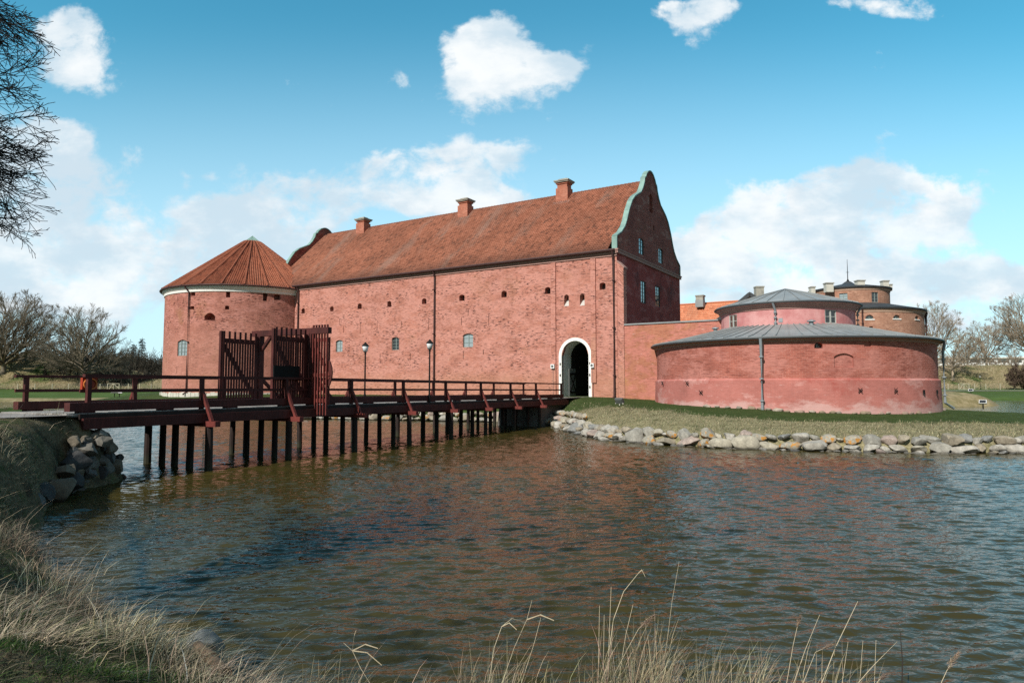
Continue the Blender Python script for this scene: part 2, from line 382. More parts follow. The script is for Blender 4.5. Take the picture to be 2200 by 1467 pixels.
def tile_patch(V, Fq, UV, T, O, ax, as_, nn, cols, rows, pw, ph, clip=None, amp=0.052, lift=0.065, uoff=0.0):
    """pantiles as real scalloped tiles. O: eave origin, ax along eave, as_ up the slope, nn outward"""
    xs = np.array([0, .17, .34, .5, .67, .84, 1.0]); prof = amp*np.sin(2*math.pi*xs*1.0+0.6)
    for r in range(rows):
        s0, s1 = r*ph, (r+1)*ph+0.04
        for c in cols:
            x = (c+xs)*pw
            if clip is not None:
                lo0, hi0 = clip(s0); lo1, hi1 = clip(s1)
                xa = np.clip(x, lo0, hi0); xb = np.clip(x, lo1, hi1)
                if xa[-1]-xa[0] < 0.01: continue
            else: xa = xb = x
            jit = (random.random()-.5)*0.014
            b = len(V)
            for k in range(7): V.append(O+ax*xa[k]+as_*(s0+jit)+nn*(prof[k]+lift)); UV.append((uoff+xa[k], s0))
            for k in range(7): V.append(O+ax*xb[k]+as_*s1+nn*prof[k]); UV.append((uoff+xb[k], s1))
            for k in range(7): V.append(O+ax*xa[k]+as_*(s0+jit)+nn*(prof[k]-0.02)); UV.append((uoff+xa[k], s0))
            t = (random.random(), random.random(), 0)
            T.extend([t]*21)
            for k in range(6):
                Fq.append((b+k, b+k+1, b+8+k, b+7+k)); Fq.append((b+14+k, b+15+k, b+k+1, b+k))

# ---------------------------------------------------------------- the great brick hall
DL = np.array([-0.8506, 0.5258, 0]); DL /= np.linalg.norm(DL)       # along the front, away from the gateway corner
GI = np.array([-DL[1]*-1, DL[0]*-1, 0]); GI = np.array([0.5258, 0.8506, 0]); GI /= np.linalg.norm(GI)   # into the building
UP = np.array([0, 0, 1.0])
K = atY(1328, 853, 60.0); K[2] = 0.0                                   # the near front corner
LEN, WID, ZE, ZR = 47.8, 18.2, 15.35, 24.1
def front(u, v, d): return K+DL*u+GI*d+UP*v
def gab(u, v, d): return K+GI*u+DL*d+UP*v
def fpx(px, py):
    p = on_plane(px, py, K, GI); return float((p-K) @ DL), float(p[2])
def gpx(px, py):
    p = on_plane(px, py, K, DL); return float((p-K) @ GI), float(p[2])
def rect(f, cx, cy, w, h):
    a = f(cx-w/2, cy); b = f(cx+w/2, cy); c = f(cx, cy-h/2); d = f(cx, cy+h/2)
    return min(a[0], b[0]), max(a[0], b[0]), min(c[1], d[1]), max(c[1], d[1])

castle = thing('brick_castle', 'long red brick castle hall with curved Dutch gables, clay tile roof and white arched gateway', 'castle', tuple(K))
ops = []; wins = []
for cx, cy, w, h in [(651.3, 668, 7, 11), (713, 663.5, 7.5, 10.5), (772.8, 657.8, 8.5, 12), (836.4, 653, 8.5, 12.5), (911.3, 647, 9.5, 12.5),
                     (992.3, 639.5, 11.3, 13.2), (1082.9, 631.9, 11.5, 13.6), (1176.7, 624, 11.5, 15), (1294.5, 614.4, 13, 15)]:
    u0, u1, v0, v1 = rect(fpx, cx, cy, w, h); ops.append(op(u0, u1, v0, v1, 0.14, 0.75))
    wins.append((ops[-1], 2, 2, 'frame_d', 'pane', 0.6))
for cx, cy, w, h in [(1217, 645, 10, 25), (1250.9, 643.6, 10, 26)]:
    u0, u1, v0, v1 = rect(fpx, cx, cy, w, h); ops.append(op(u0, u1, v0, v1, 0.18, 0.9)); CH = ops[-1]; wins.append((CH, 'chute'))
for (cx, cy, w, h), cr, fm, pm in [((728.7, 743, 14.4, 25.5), (2, 3), 'frame', 'pane_l'), ((849.6, 738, 15.6, 27.6), (2, 4), 'frame', 'pane'), ((1005.5, 731, 21.6, 29.4), (2, 3), 'frame', 'pane_l')]:
    u0, u1, v0, v1 = rect(fpx, cx, cy, w, h); ops.append(op(u0, u1, v0, v1, 0.16, 0.26)); wins.append((ops[-1], cr[0], cr[1], fm, pm, 0.14))
s2 = lambda x, y: (600+x/3.334, 440+y/3.334)
s3 = lambda x, y: (1000+x/3.667, 480+y/3.667)
for (q, h) in [(s2(432, 835), 12), (s2(460, 890), 15), (s2(579, 885), 25), (s2(700, 880), 22), (s2(828, 810), 15), (s2(873, 860), 17), (s2(1070, 855), 26), (s2(1353, 770), 14),
               (s2(1305, 835), 17), (s2(1500, 822), 24), (s2(528, 1095), 14), (s2(722, 1090), 14), (s2(939, 1087), 16), (s2(1318, 1075), 18), (s2(1462, 1055), 10), (s3(140, 1015), 10)]:
    u0, u1, v0, v1 = rect(fpx, q[0], q[1], 1.1, h); ops.append(op(u0, u0+0.055, v0, v1, 0, 0.25))
# gateway
gu0, gu1 = fpx(1265, 800)[0], fpx(1207, 800)[0]; gz1 = fpx(1236, 732)[1]
gate = op(gu0, gu1, 2.06, gz1, (gu1-gu0)/2, 0.40, back=False)
ops.append(gate)
m = MB(); wall(m, front, 0.0, LEN, 0.6, ZE, ops, 3.0)
w0 = m.build('wall', M['front'], castle); w0['label'] = 'long pink washed brick front wall with small dark openings'
for w in wins:
    if w[1] == 'chute':
        o = w[0]; c = MB(); u0, u1 = o['u0'], o['u1']; v0 = o['v0']; hh = o['v1']-o['v0']
        c.hexa([front(u0, v0, .02), front(u1, v0, .02), front(u1, v0, .89), front(u0, v0, .89), front(u0, v0+.03, .02), front(u1, v0+.03, .02), front(u1, v0+hh*.75, .89), front(u0, v0+hh*.75, .89)])
        c.build('sloping_sill', M['offwhite'], castle)
    else: window(front, w[0], castle, w[1], w[2], w[3], w[4], w[5], fw=0.055)
# pilasters either side of the gateway bay
m = MB()
for pa, pb, zb in [(1185, 1195, 0.6), (1270.5, 1281, fpx(1278, 822)[1])]:
    a, b = fpx(pb, 700)[0], fpx(pa, 700)[0]
    ubox(m, front, a, b, zb, ZE-0.55, -0.14, 0.02)
    m2 = None
m.build('pilaster', M['front'], castle)
# eaves cornice, gutter and downpipes
m = MB(); ubox(m, front, -0.02, LEN, ZE-.5, ZE-.30, -.10, .02); ubox(m, front, -0.04, LEN, ZE-.30, ZE-.02, -.2, .02)
m.build('eaves_cornice', M['band'], castle)
m = MB(); m.tube([front(0.05, ZE+.0, -.42), front(LEN, ZE+.0, -.42)], 0.13, 8); m.build('gutter', M['dpipe'], castle)
for px in (934.5, 641.5):
    u = fpx(px, 700)[0]; pipe([front(u, ZE-.05, -.40), front(u, ZE-.75, -.14), front(u, 1.9, -.14)], 0.085, M['dpipe'], castle)
pipe([front(0.28, ZE-.05, -.40), front(0.28, ZE-.9, -.16), front(0.28, 2.2, -.16), front(.35, 1.95, -.45)], 0.10, M['dpipe'], castle)
# gable outline: half width against height, measured from the gable in the photograph
uc = WID/2
GP = [(15.3, 9.1), (16.65, 9.1), (17.2, 8.0), (17.9, 7.15), (18.6, 6.65), (19.7, 6.05), (20.8, 5.25), (21.4, 4.5), (21.8, 3.7), (22.2, 2.85),
      (22.8, 2.3), (23.5, 1.85), (24.05, 1.68), (24.1, 1.45), (24.5, 1.18), (24.85, 0.75), (25.02, 0.35), (25.08, 0.0)]
gz = [p[0] for p in GP]; gh = [p[1] for p in GP]
def gext(v):
    h = float(np.interp(v, gz, gh)); return uc-h, uc+h
def gable_end(t0, sgn, shaded_ops, name):
    """curved gable standing on the end wall at t0; sgn +1 looks towards the right-hand bastion"""
    fn = lambda u, v, d: K+DL*(t0+sgn*d)+GI*u+UP*v
    lo = [o for o in shaded_ops if o['v1'] < 15.0]; hi = [o for o in shaded_ops if o['v1'] > 15.0]
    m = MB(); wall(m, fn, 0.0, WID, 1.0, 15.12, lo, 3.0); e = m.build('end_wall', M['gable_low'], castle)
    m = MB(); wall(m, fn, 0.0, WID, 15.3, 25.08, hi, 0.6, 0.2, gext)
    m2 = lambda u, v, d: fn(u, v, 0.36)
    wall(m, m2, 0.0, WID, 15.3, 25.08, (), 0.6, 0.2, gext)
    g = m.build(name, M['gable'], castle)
    # copper coping laid over the curve
    c = MB(); prof = [(uc-h, z) for z, h in GP]+[(uc+h, z) for z, h in GP[::-1][1:]]
    for (ua, va), (ub, vb) in zip(prof[:-1], prof[1:]):
        L = math.hypot(ub-ua, vb-va)
        if L < 1e-4: continue
        nx, nz = -(vb-va)/L, (ub-ua)/L
        q = 0.11
        c.hexa([fn(ua, va, -.09), fn(ub, vb, -.09), fn(ub, vb, .42), fn(ua, va, .42),
                fn(ua+nx*q, va+nz*q, -.09), fn(ub+nx*q, vb+nz*q, -.09), fn(ub+nx*q, vb+nz*q, .42), fn(ua+nx*q, va+nz*q, .42)])
    c.build('copper_coping', M['copper'], g)
    b = MB(); ubox(b, fn, -.12, WID+.12, 15.12, 15.46, -.16, .3); ubox(b, fn, -.18, WID+.18, 15.38, 15.5, -.22, .3)
    b.build('string_course', M['band'], castle)
    return fn, e, g
gops = []; gw = []
for cx, cy, w, h, r, cr in [(1378, 529, 10.7, 35, .2, (2, 4)), (1419.7, 549.8, 9.3, 32.4, .2, (2, 4)), (1382.4, 628, 11, 47.5, 0, (2, 6)), (1413.5, 637.4, 10, 43, 0, (2, 6))]:
    u0, u1, v0, v1 = rect(gpx, cx, cy, w, h); gops.append(op(u0, u1, v0, v1, r, 0.16)); gw.append((gops[-1], cr))
u0, u1, v0, v1 = rect(gpx, 1398.6, 437, 7.0, 40); gops.append(op(u0, u1, v0, v1, .35, 0.3))
u0, u1, v0, v1 = rect(gpx, 1404.5, 490, 2.6, 10); gops.append(op(u0, u1, v0, v1, 0, 0.5))
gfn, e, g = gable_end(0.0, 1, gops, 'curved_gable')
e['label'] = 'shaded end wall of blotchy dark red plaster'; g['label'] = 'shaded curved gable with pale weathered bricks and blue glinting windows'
for o, cr in gw: window(gfn, o, castle, cr[0], cr[1], 'frame_d', 'pane', 0.06, 0.05)
lf, e2, g2 = gable_end(LEN, -1, [], 'curved_gable'); g2['label'] = 'far curved gable rising behind the round tower'
m = MB(); fnb = lambda u, v, d: front(u, v, WID+d); wall(m, fnb, 0, LEN, 1.0, ZE, (), 6.0); m.build('rear_wall', M['front'], castle)
# brick buttress at the gateway corner, with a sloping top
m = MB(); f = lambda u, v, d: K+DL*(-u)+GI*d+UP*v
m.hexa([f(0.01, 1.0, .02), f(.62, 1.0, .02), f(.62, 1.0, .75), f(0.01, 1.0, .75), f(0.01, 14.3, .02), f(.62, 13.7, .02), f(.62, 13.7, .75), f(0.01, 14.3, .75)])
bt = m.build('buttress', M['front'], castle)
m = MB(); m.hexa([f(0.0, 14.32, -.04), f(.70, 13.65, -.04), f(.70, 13.65, .82), f(0.0, 14.32, .82), f(0.0, 14.45, -.04), f(.70, 13.78, -.04), f(.70, 13.78, .82), f(0.0, 14.45, .82)])
m.build('cap_stone', M['band'], bt)
# main roof: real pantiles on both slopes, ridge tiles
SL = math.hypot(WID/2+.45, ZR-ZE+.10); hr = (WID/2+.45)/SL; vr = (ZR-ZE+.10)/SL
V = []; Fq = []; UV = []; T = []
pw, ph = 0.255, 0.345; nc = int((LEN-1.3)/pw)
O = K+DL*0.70+GI*(-.45)+UP*(ZE+.02)
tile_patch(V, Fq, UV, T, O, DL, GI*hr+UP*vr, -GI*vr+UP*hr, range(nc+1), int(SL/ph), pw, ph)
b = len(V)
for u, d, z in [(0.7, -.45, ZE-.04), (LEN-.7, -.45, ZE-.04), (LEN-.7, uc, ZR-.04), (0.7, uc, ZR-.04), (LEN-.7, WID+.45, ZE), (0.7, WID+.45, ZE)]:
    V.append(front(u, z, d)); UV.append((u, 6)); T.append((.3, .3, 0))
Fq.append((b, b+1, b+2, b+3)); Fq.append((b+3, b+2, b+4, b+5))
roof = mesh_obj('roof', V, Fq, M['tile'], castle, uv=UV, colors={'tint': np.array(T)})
m = MB(); n = int((LEN-1.4)/.42)
for k in range(n):
    a = .72+k*.42; m.tube([front(a, ZR+.02, uc), front(a+.44, ZR+.05, uc)], [.15, .17], 8)
m.build('ridge_tiles', M['tile'], roof)
def ridge_t(px, py):
    p = on_plane(px, py, K+GI*uc, GI); return float((p-K) @ DL)
for px, top in ((787, 468), (1006, 427), (1217, 386)):
    t = ridge_t(px, top); Y = (K+DL*t+GI*uc)[1]
    zt = float(on_plane(px, top, K+GI*(uc-.4), GI)[2]); w = .72; d0 = uc-.55
    fc = lambda u, v, d: front(t+u, v, d0+d)
    m = MB(); ubox(m, fc, -w, w, ZR-1.6, ZR+.55, -.62, .62); ubox(m, fc, -w+.12, w-.12, ZR+.55, zt-.45, -.5, .5)
    ubox(m, fc, -w+.02, w-.02, zt-.62, zt-.45, -.6, .6)
    ch = m.build('chimney', M['chim'], roof)
    m = MB(); ubox(m, fc, -w-.10, w+.10, zt-.45, zt-.33, -.74, .74); ubox(m, fc, -w-.18, w+.18, zt-.33, zt-.20, -.82, .82); ubox(m, fc, -.5, .5, zt-.2, zt, -.4, .4)
    m.build('chimney_cap', M['concrete'], ch)
    m = MB(); q = lambda u, d: front(t+u, ZR-abs(d0+d-uc)*(ZR-ZE)/uc+.10, d0+d)
    m.hexa([q(-w-.25, -.95), q(w+.25, -.95), q(w+.25, -.55), q(-w-.25, -.55)]+[p+UP*.07 for p in (q(-w-.25, -.95), q(w+.25, -.95), q(w+.25, -.55), q(-w-.25, -.55))])
    m.build('flashing', M['zinc'], ch)
# gateway: white surround, vaulted passage, open plank door leaf
gh2 = (gu1-gu0)/2; guc = (gu0+gu1)/2; spr = gz1-gh2
def arc(r, n=18, z0=2.0): return [(guc-r, z0)]+[(guc-r*math.cos(math.pi*k/n), spr+r*math.sin(math.pi*k/n)) for k in range(n+1)]+[(guc+r, z0)]
m = MB(); a, c = arc(gh2), arc(gh2+.30)
for k in range(len(a)-1):
    m.hexa([front(*a[k], -.04), front(*c[k], -.04), front(*c[k], .3), front(*a[k], .3), front(*a[k+1], -.04), front(*c[k+1], -.04), front(*c[k+1], .3), front(*a[k+1], .3)])
ar = m.build('arched_gateway', M['white'], castle)
for u, z in [(gu0-.13, 4.0), (gu0-.13, 5.05), (gu0-.13, 2.9), (gu1+.13, 4.0), (gu1+.13, 5.05)]:
    m = MB(); ubox(m, front, u-.05, u+.05, z, z+.22, -.10, -.03); m.build('hinge_pin', M['iron'], ar)
m = MB(); P = 1.9
a = arc(gh2-.02)
for k in range(len(a)-1): m.poly([front(*a[k], .3), front(*a[k+1], .3), front(*a[k+1], P), front(*a[k], P)])
m.build('passage_reveal', M['white'], ar)
m = MB(); r2 = gh2-.03
a = arc(r2)
for k in range(len(a)-1): m.poly([front(*a[k], P), front(*a[k+1], P), front(*a[k+1], 14), front(*a[k], 14)])
m.poly([front(u, v, 14) for u, v in a]); m.build('passage_vault', M['dark_in'], ar)
m = MB(); m.poly([front(gu0, 2.07, -.6), front(gu1, 2.07, -.6), front(gu1, 2.07, 14), front(gu0, 2.07, 14)]); m.build('threshold', M['concrete'], ar)
m = MB()      # door leaf folded back against the passage wall on the left
du = gu1-.10
for k in range(7): ubox(m, front, du-.07-.01*(k % 2), du, 2.10, 4.75, 1.2+k*.2, 1.395+k*.2)
dl = m.build('door_leaf', plain_mat('grey_door_planks', (0.17, 0.18, 0.17), .7, .2), castle)
m = MB(); fd = lambda d, z: front(du-.12, z, d)
for z in (2.5, 4.25): m.bar(fd(1.22, z), fd(2.58, z), .06, .16)
m.bar(fd(1.3, 2.6), fd(2.5, 4.15), .05, .13); m.bar(front(du-.125, 4.15, 1.3), front(du-.125, 2.6, 2.5), .05, .13)
m.build('door_brace', M['iron'], dl)
for px in (1190, 1274.5):        # square white lamps on the wall beside the gateway
    u, z = fpx(px, 787 if px < 1200 else 785); m = MB(); ubox(m, front, u-.19, u+.19, z-.2, z+.2, -.34, -.141)
    bx = m.build('wall_lamp', M['whitebox'], castle)
    m = MB(); m.tube([front(u, z, -.345), front(u, z, -.36)], .12, 14); m.build('lens', M['frame_d'], bx)
    pipe([front(u, z-.2, -.16), front(u, 2.0, -.16)], .025, M['band'], castle, 'cable', 5)

# ---------------------------------------------------------------- round corner tower
TC = np.array([-34.8, 88.8, 0]); TR = 10.2; TZ = 14.95
tower = thing('round_tower', 'round red brick corner tower with white cornice and pointed clay tile roof', 'tower', tuple(TC))
def cyl(C, R): return lambda u, v, d: C+np.array([(R-d)*math.cos(u/R), (R-d)*math.sin(u/R), v])
tfn = cyl(TC, TR)
def cpx(C, R):
    def f(px, py):
        d = ray(px, py); o = CAM-C; a = d[0]**2+d[1]**2; bb = o[0]*d[0]+o[1]*d[1]; cc = o[0]**2+o[1]**2-R*R
        t = (-bb-math.sqrt(max(0, bb*bb-a*cc)))/a; p = CAM+d*t
        return math.atan2(p[1]-C[1], p[0]-C[0])*R, float(p[2])
    return f
tpx = cpx(TC, TR); ops = []; wins = []
u0, u1, v0, v1 = rect(tpx, 391.9, 747, 21, 34.5); ops.append(op(u0, u1, v0, v1, .25, .22)); wins.append((ops[-1], 3, 4, 'frame', 'pane_l', .10))
u0, u1, v0, v1 = rect(tpx, 450.8, 679.9, 23, 16); ops.append(op(u0, u1, v0, v1, .4, 1.1))
for cx, cy, w, h in [(487.8, 661, 9, 8), (413, 661, 8, 7), (415, 629, 9, 13), (490, 631, 9, 16), (569.7, 637, 9.5, 19), (595.7, 638.5, 14, 12)]:
    u0, u1, v0, v1 = rect(tpx, cx, cy, w, h); ops.append(op(u0, u1, v0, v1, .05, .8))
for cx, cy, h in [(360, 680, 13), (382, 642, 12), (352, 690, 16), (380, 795, 16), (395, 645, 9)]:
    u0, u1, v0, v1 = rect(tpx, cx, cy, 1.0, h); ops.append(op(u0, u0+.06, v0, v1, 0, .25))
m = MB(); wall(m, tfn, -math.pi*TR, math.pi*TR*.05, 1.2, TZ, ops, .55); m.build('wall', M['tower'], tower)
for w in wins: window(tfn, w[0], tower, *w[1:])
m = MB(); m.lathe(TC, [(TR+.01, TZ-.75), (TR+.10, TZ-.7), (TR+.14, TZ-.45), (TR+.30, TZ-.3), (TR+.36, TZ-.12), (TR+.36, TZ), (TR-.2, TZ+.02)], 96)
m.build('cornice', M['white'], tower)
m = MB(); m.tube([TC+np.array([(TR+.55)*math.cos(a), (TR+.55)*math.sin(a), TZ+.02]) for a in np.linspace(-math.pi*1.05, .3, 60)], .10, 6); m.build('gutter', M['dpipe'], tower)
NG = 26; RE = TR+.55; ZA = 23.0; zt = 21.9; V = []; Fq = []; UV = []; T = []; HP = []
for i in range(NG):
    a = 2*math.pi*i/NG+.06; ha = math.pi/NG
    rr = RE*math.cos(ha); sl = math.hypot(rr, ZA-TZ); out = np.array([math.cos(a), math.sin(a), 0]); ax = np.array([-math.sin(a), math.cos(a), 0])
    s_dir = -out*(rr/sl)+UP*((ZA-TZ)/sl); nn = out*((ZA-TZ)/sl)+UP*(rr/sl); O = TC+out*rr+UP*TZ
    hw = lambda s: rr*math.tan(ha)*max(0, 1-s/sl)
    rows = int((sl*(zt-TZ)/(ZA-TZ))/.345); cm = int(hw(0)/.25)+1
    tile_patch(V, Fq, UV, T, O, ax, s_dir, nn, range(-cm, cm), rows+1, .25, .345, lambda s: (-hw(s), hw(s)), .055, .06, i*7.3)
    b0 = len(V); e = hw(0)
    V += [O-ax*e-nn*.02, O+ax*e-nn*.02, TC+UP*(ZA-.04)]; UV += [(0, 0)]*3; T += [(.5, .2, 0)]*3; Fq.append((b0, b0+1, b0+2))
    HP.append((TC+np.array([math.cos(a+ha)*RE, math.sin(a+ha)*RE, TZ+.02]), TC+np.array([math.cos(a+ha)*1.1, math.sin(a+ha)*1.1, ZA-.8])))
tr = mesh_obj('roof', V, Fq, M['tile_t'], tower, uv=UV, colors={'tint': np.array(T)})
m = MB()
for p, q in HP:
    for k in range(24): m.tube([p+(q-p)*k/24+UP*.05, p+(q-p)*(k+1.08)/24+UP*.07], [.17, .13], 6, caps=False)
m.build('hip_tiles', plain_mat('hip_tile_clay', (0.24, 0.075, 0.04), .85, .3, .8), tr)
m = MB(); m.lathe(TC, [(1.75, zt-.30), (1.7, zt-.22), (.02, ZA+.15)], 26)
for k in range(26):
    a = 2*math.pi*k/26; m.tube([TC+np.array([1.7*math.cos(a), 1.7*math.sin(a), zt-.2]), TC+UP*(ZA+.16)], .035, 4, caps=False)
m.build('copper_cap', M['copper'], tr)
u = tpx(406, 700)[0]
pipe([tfn(u-.35, TZ-.05, -.55), tfn(u, TZ-.75, -.16), tfn(u, 2.4, -.14), tfn(u-.1, 2.1, -.5)], .09, M['dpipe'], tower)
m = MB()
for k in range(70):
    a = -math.pi+k*math.pi*1.05/70; r = random.uniform(.18, .32)
    ubox(m, tfn, a*TR-r, a*TR+r, 1.6, 2.22+random.uniform(0, .16), -.12-random.random()*.12, .1)
m.build('footing_stones', M['pale'], tower)
# ---------------------------------------------------------------- curtain wall and round bastion
cw = thing('curtain_wall', 'ochre and pink curtain wall with grey coping between castle corner and round bastion', 'wall', tuple(K+DL*-4))
def cf(u, v, d): return K+DL*(-u)+GI*(d+.05)+UP*v
m = MB(); wall(m, cf, .64, 17.0, .8, 8.5, (), 3.0); wall(m, lambda u, v, d: cf(u, v, 1.1), .64, 17.0, .8, 8.5, (), 3.0)
m.build('wall', M['curtain'], cw)
m = MB(); ubox(m, cf, .64, 17.0, 8.5, 8.62, -.10, 1.2); m.build('coping', M['zinc'], cw)
BC = np.array([58*math.sin(R(22.32)), 58*math.cos(R(22.32)), 0]); BR = 10.19
bast = thing('round_bastion', 'low round red brick bastion with two tiers of grey zinc roof and pink upper drum', 'bastion', tuple(BC))
pbot = lambda px, py: None
bpx = cpx(BC, BR); zp = bpx(1640, 814)[1]; bfn = cyl(BC, BR)
r1 = BR+.36; ZB = cpx(BC, r1)(1640, 726)[1]-.12
print('bastion plinth', zp, 'eave', ZB, 'base', bpx(1640, 880)[1], bpx(1980, 880)[1], bpx(1430, 860)[1])
ops = []; wins = []
u0, u1, v0, v1 = rect(bpx, 1758.5, 741.5, 18, 13); ops.append(op(u0, u1, v0, v1, .18, .7)); wins.append((ops[-1], 3, 2, 'frame_d', 'pane', .45))
u0, u1, v0, v1 = rect(bpx, 1864, 739, 15, 16); ops.append(op(u0, u1, v0, v1, 0, .07))
u0, u1, v0, v1 = rect(bpx, 1813, 774, 42, 30); ops.append(op(u0, u1, v0, v1, .22, .12))
um = bpx(1720, 800)[0]
m = MB(); wall(m, bfn, um-17.5, um+17.5, zp, ZB, ops, .5); m.build('wall', M['bastion'], bast)
for w in wins: window(bfn, w[0], bast, *w[1:])
m = MB()
prof = lambda v: -.14-.10*max(0, (zp-v))/zp
for j, (va, vb) in enumerate([(.6, 1.6), (1.6, 2.4), (2.4, zp-.08)]):
    for k in range(110):
        ua, ub = um-17.5+35*k/110, um-17.5+35*(k+1)/110
        P = [(ua, va), (ub, va), (ub, vb), (ua, vb)]; m.poly([bfn(u, v, prof(v)) for u, v in P], P)
for k in range(110):
    ua, ub = um-17.5+35*k/110, um-17.5+35*(k+1)/110
    P = [(ua, zp-.08), (ub, zp-.08), (ub, zp+.05), (ua, zp+.05)]
    m.poly([bfn(u, v, -.14 if v < zp else .01) for u, v in P], P)
pl = m.build('plinth', M['plinth'], bast)
for px, py in [(1843.5, 838), (1917.5, 838), (1482, 822.5), (1511, 842.5), (1430, 823)]:     # iron wall anchors shaped like a cross
    u, v = bpx(px, py); s = .13; m = MB()
    f = lambda a, c: bfn(u+a, v+c, -.27)
    m.bar(f(-s, -s), f(s, s), .04, .05, GI); m.bar(bfn(u-s, v+s, -.28), bfn(u+s, v-s, -.28), .04, .05, GI); m.build('wall_anchor', M['iron'], pl)
for px, py in [(1977, 842), (2005, 842)]:
    u, v = bpx(px, py); m = MB(); ubox(m, bfn, u-.06, u+.06, v-.14, v+.14, -.29, -.2); m.build('wall_anchor', M['iron'], pl)
def seam_roof(C, prof, nseam, parent, name):
    m = MB(); m.lathe(C, prof, nseam*2)
    for k in range(nseam):
        a = 2*math.pi*(k+.5)/nseam; dr = np.array([math.cos(a), math.sin(a), 0])
        pts = [C+dr*r+UP*(z+.03) for r, z in prof[1:]]
        for p, q in zip(pts[:-1], pts[1:]): m.bar(p, q, .05, .07)
    return m.build(name, M['zinc'], parent)
UR = 4.98; ZJ = cpx(BC, UR)(1665, 697)[1]
r1 = BR+.36
seam_roof(BC, [(r1, ZB+.10), (r1, ZB+.22), (r1-1.2, ZB+.42), (UR-.05, ZJ)], 76, bast, 'lower_roof')
m = MB(); m.lathe(BC, [(BR-.1, ZB-.16), (BR+.06, ZB-.15), (BR+.10, ZB-.02), (BR+.25, ZB+.02), (BR+.34, ZB+.12), (r1, ZB+.12)], 120); m.build('eaves_board', M['band'], bast)
m = MB(); m.tube([BC+np.array([(r1+.07)*math.cos(a), (r1+.07)*math.sin(a), ZB+.12]) for a in np.linspace(-math.pi, math.pi, 121)], .075, 8, False); m.build('gutter', M['gutterz'], bast)
dpx = cpx(BC, UR); dfn = cyl(BC, UR); ZD = dpx(1665, 656)[1]
ops = []; wins = []
for cx, cy, w, h in [(1574.8, 690, 17.5, 27.5), (1784.7, 680, 25, 29)]:
    u0, u1, v0, v1 = rect(dpx, cx, cy, w, h); ops.append(op(u0, u1, v0, v1, 0, .12)); wins.append((ops[-1], 2, 2, 'frame_w', 'pane', .03, .06))
m = MB(); wall(m, dfn, -math.pi*UR, math.pi*UR, ZJ-.6, ZD+.3, ops, .4); dr_ = m.build('upper_drum', M['pink'], bast)
for w in wins:
    window(dfn, w[0], bast, *w[1:])
    o = w[0]; m = MB(); A = arch_top(op(o['u0']-.1, o['u1']+.1, 0, o['v1']+.36, .16))
    for a, c in zip(A[:-1], A[1:]): m.hexa([dfn(a[0], a[1], -.05), dfn(c[0], c[1], -.05), dfn(c[0], c[1], .02), dfn(a[0], a[1], .02), dfn(a[0], a[1]+.07, -.05), dfn(c[0], c[1]+.07, -.05), dfn(c[0], c[1]+.07, .02), dfn(a[0], a[1]+.07, .02)])
    m.build('window_hood', M['band'], dr_)
r2 = UR+.42; ZE2 = cpx(BC, r2)(1665, 649)[1]-.06; ZAP = float(atY(1685, 621.5, BC[1])[2])
print('drum', ZJ, ZD, ZE2, ZAP)
m = MB(); m.lathe(BC, [(UR-.1, ZE2-.42), (UR+.06, ZE2-.41), (UR+.08, ZE2-.25), (UR+.20, ZE2-.22), (UR+.24, ZE2-.08), (r2, ZE2-.02), (r2, ZE2+.02)], 96); m.build('eaves_board', M['band'], bast)
seam_roof(BC, [(r2, ZE2), (r2, ZE2+.14), (2.6, ZE2+.14+(ZAP-ZE2-.14)*.55), (.02, ZAP)], 30, bast, 'upper_roof')
m = MB(); m.tube([BC+np.array([(r2+.06)*math.cos(a), (r2+.06)*math.sin(a), ZE2+.06]) for a in np.linspace(-math.pi, math.pi, 97)], .07, 8, False); m.build('gutter', M['gutterz'], bast)
u = dpx(1663, 670)[0]; pipe([dfn(u-.0, ZE2+.02, -.46), dfn(u+.1, ZE2-.5, -.14), dfn(u+.1, ZJ-.05, -.14), dfn(u+.15, ZJ-.25, -.4)], .085, M['zincpipe'], bast)
u = dpx(1838, 680)[0]; pipe([dfn(u-.0, ZE2+.02, -.46), dfn(u+.1, ZE2-.5, -.14), dfn(u+.1, ZJ-.05, -.14), dfn(u+.15, ZJ-.25, -.4)], .085, M['zincpipe'], bast)
u = bpx(1638.5, 800)[0]; pipe([bfn(u, ZB+.1, -.5), bfn(u, ZB-.5, -.40), bfn(u, 1.5, -.38), bfn(u+.0, 1.35, -.55)], .10, M['zincpipe'], bast)
u = bpx(2018, 800)[0]+.45; pipe([bfn(u, ZB+.1, -.5), bfn(u, ZB-.6, -.34), bfn(u, 1.9, -.34), bfn(u+.5, 1.5, -.9)], .10, M['zincpipe'], bast)
for px, py, s in [(1537, 706, .22), (1743, 697, .22)]:   # small roof vents
    rr = UR+.55; q = cpx(BC, rr)(px, py); f = cyl(BC, rr); zz = ZJ-.35
    m = MB(); m.tube([f(q[0], zz-.4, 0), f(q[0], zz+.42, 0)], .16, 10); m.lathe(f(q[0], 0, 0), [(.30, zz+.44), (.28, zz+.52), (.02, zz+.60)], 12); m.build('roof_vent', M['zincpipe'], bast)
u, v = dpx(1677, 688); m = MB(); ubox(m, dfn, u-.14, u+.14, v-.15, v+.15, -.03, .02); m.build('vent_grille', M['zincpipe'], dr_)

